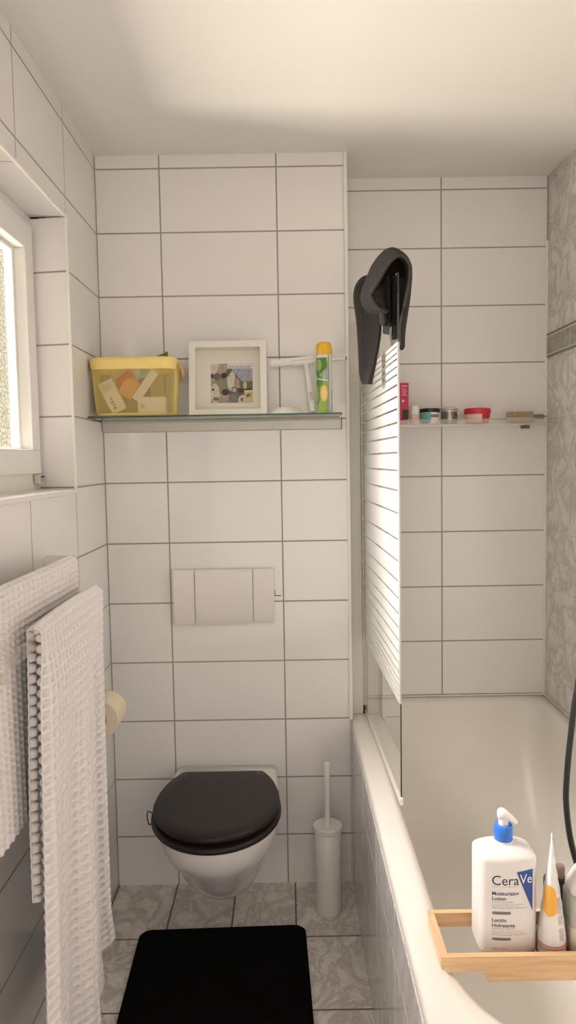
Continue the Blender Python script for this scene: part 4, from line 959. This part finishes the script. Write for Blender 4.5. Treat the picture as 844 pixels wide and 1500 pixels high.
link('label_print', lab, [M['label_black'], M['label_navy'], M['label_grey'], M['label_blue'], M['label_white']], lb, angle='keep')
# ------------------------------------------------------------------ sun cream tube
tu = thing('cream_tube', 'white squeezed tube with an orange patch standing on its cap next to the lotion bottle', 'tube', (1.048, -1.183, TZ_))
TCX, TCY = 1.0480, -1.180
TA = -.36; tca, tsa = math.cos(TA), math.sin(TA)
def tring2(h, rx, ry, dx=0): return [Vector((TCX+dx+rx*math.cos(2*PI*k/40)*tca-ry*math.sin(2*PI*k/40)*tsa, TCY+rx*math.cos(2*PI*k/40)*tsa+ry*math.sin(2*PI*k/40)*tca, TZ_+h)) for k in range(40)]
prof = [(.012, .0245, .0245, 0), (.03, .0242, .0245, 0), (.06, .0205, .026, 0), (.09, .0165, .0275, 0), (.12, .0125, .029, -.0005), (.15, .0075, .0295, -.001), (.175, .004, .030, -.001), (.188, .0018, .030, -.001), (.201, .0012, .030, -.001)]
bm = bmesh.new(); rg = [tring2(*p) for p in prof]
pr2 = []
for a, b in zip(prof, prof[1:]):
    for k in range(4): f = k/4; pr2.append(tuple(a[i]+(b[i]-a[i])*f for i in range(4)))
pr2.append(prof[-1])
loft(bm, [[p+Vector((.0006*math.sin(i*1.7+k*.9)*(q[0] > .05), 0, 0)) for k, p in enumerate(tring2(*q))] for i, q in enumerate(pr2)])
link('tube_body', bm, M['bottle'], tu, 'all')
bm = bmesh.new(); lathe(bm, [(.022, 0), (.0238, .001), (.0238, .011), (.0235, .012)], (TCX, TCY, TZ_), 40); link('cap', bm, M['plastic_white'], tu, True)
def tube_pt(a, h, d=.0005):
    hs = [p[0] for p in pr2]; rx = np.interp(h, hs, [p[1] for p in pr2]); ry = np.interp(h, hs, [p[2] for p in pr2]); dx = np.interp(h, hs, [p[3] for p in pr2])
    t = math.radians(a); p, q = (rx+d)*math.sin(t), -(ry+d)*math.cos(t); return Vector((TCX+dx+p*tca-q*tsa, TCY+p*tsa+q*tca, TZ_+h))
def tpatch(bm, poly_fn, nu=16, nv=16, d=.0009):
    G = [[bm.verts.new(tube_pt(*poly_fn(i/nu, j/nv), d)) for i in range(nu+1)] for j in range(nv+1)]
    for j in range(nv):
        for i in range(nu): bm.faces.new((G[j][i], G[j][i+1], G[j+1][i+1], G[j+1][i]))
bm = bmesh.new(); tpatch(bm, lambda u, v: (-12+(u-.5)*2*48*math.sqrt(max(.02, 1-abs(2*v-1)**4)), .078+.056*v)); link('orange_patch', bm, M['beige_print'], tu, True)
bm = bmesh.new()
for h0 in (.0165, .021): tpatch(bm, lambda u, v: (-88+176*u, h0+.0022*v+.002*(2*u-1)**2), 30, 1)
link('rust_bands', bm, M['rustline'], tu, True)
bm = bmesh.new()
for k in range(24):
    ln = random.uniform(20, 32); h0 = .034+.0032*k
    if k in (7, 8, 14): continue
    tpatch(bm, lambda u, v: (34+ln*u, h0+.0009*v), 6, 1, .0007)
link('fine_print', bm, M['label_grey'], tu, True)
# ------------------------------------------------------------------ dropper bottle and dispenser
db = thing('dropper_bottle', 'dark slim bottle with a brown cap standing behind the white tube', 'bottle', (1.073, -1.128, TZ_))
DC = (1.0735, -1.128)
bm = bmesh.new(); lathe(bm, [(.0185, 0), (.020, .002), (.020, .086), (.016, .094)], (*DC, TZ_), 36); link('bottle_body', bm, M['darkglass'], db, True)
bm = bmesh.new(); lathe(bm, [(.0205, .080), (.0212, .082), (.0212, .099), (.019, .103), (.010, .104)], (*DC, TZ_), 36); link('black_collar', bm, M['black'], db, True)
bm = bmesh.new(); lathe(bm, [(.0085, .103), (.0085, .122), (.0075, .1255), (.004, .127)], (DC[0]+.008, DC[1], TZ_), 28); link('cap', bm, M['brownplastic'], db, True)
ds = thing('soap_dispenser', 'green-grey square bottle with a white shoulder cut off by the right edge', 'bottle', (1.112, -1.165, TZ_))
def rr3(cx, cy, hx, hy, r, z): return [Vector((a, b, z)) for a, b in rrect(cx, cy, hx, hy, r, 8)]
dc = (1.1125, -1.168)
bm = bmesh.new(); loft(bm, [rr3(*dc, .0335, .026, .008, TZ_), rr3(*dc, .0345, .027, .009, TZ_+.003), rr3(*dc, .0345, .027, .009, TZ_+.048)]); link('lower_liquid', bm, M['liquid'], ds, 50)
bm = bmesh.new(); loft(bm, [rr3(*dc, .0345, .027, .009, TZ_+.0482), rr3(*dc, .0345, .027, .009, TZ_+.097), rr3(*dc, .0325, .025, .009, TZ_+.101), rr3(*dc, .028, .021, .009, TZ_+.102)]); link('bottle_body', bm, M['greenglass'], ds, 50)
bm = bmesh.new(); loft(bm, [rr3(*dc, .031, .024, .012, TZ_+.1025), rr3(*dc, .0325, .025, .013, TZ_+.105), rr3(*dc, .0315, .0245, .013, TZ_+.115), rr3(*dc, .020, .018, .012, TZ_+.140), rr3(*dc, .0125, .0125, .012, TZ_+.152), rr3(*dc, .0125, .0125, .012, TZ_+.170), rr3(*dc, .010, .010, .009, TZ_+.173)]); link('white_cap', bm, M['bottle'], ds, 50)

# ------------------------------------------------------------------ shower hose
bm = bmesh.new(); hpth = catmull([(1.520, -.82, 1.30), (1.46, -.82, 1.26), (1.34, -.81, 1.12), (1.258, -.80, .98), (1.237, -.80, .898), (1.226, -.80, .804), (1.219, -.80, .72), (1.218, -.80, .646), (1.232, -.80, .55), (1.262, -.80, .47), (1.32, -.80, .42), (1.40, -.80, .45), (1.46, -.80, .56), (1.49, -.80, .70), (1.500, -.80, .76)], 8)
tube(bm, hpth, .0068, 14); tag(link('shower_hose', bm, M['hose'], None, True), 'black shower hose curving down into the tub at the right edge', 'shower hose')
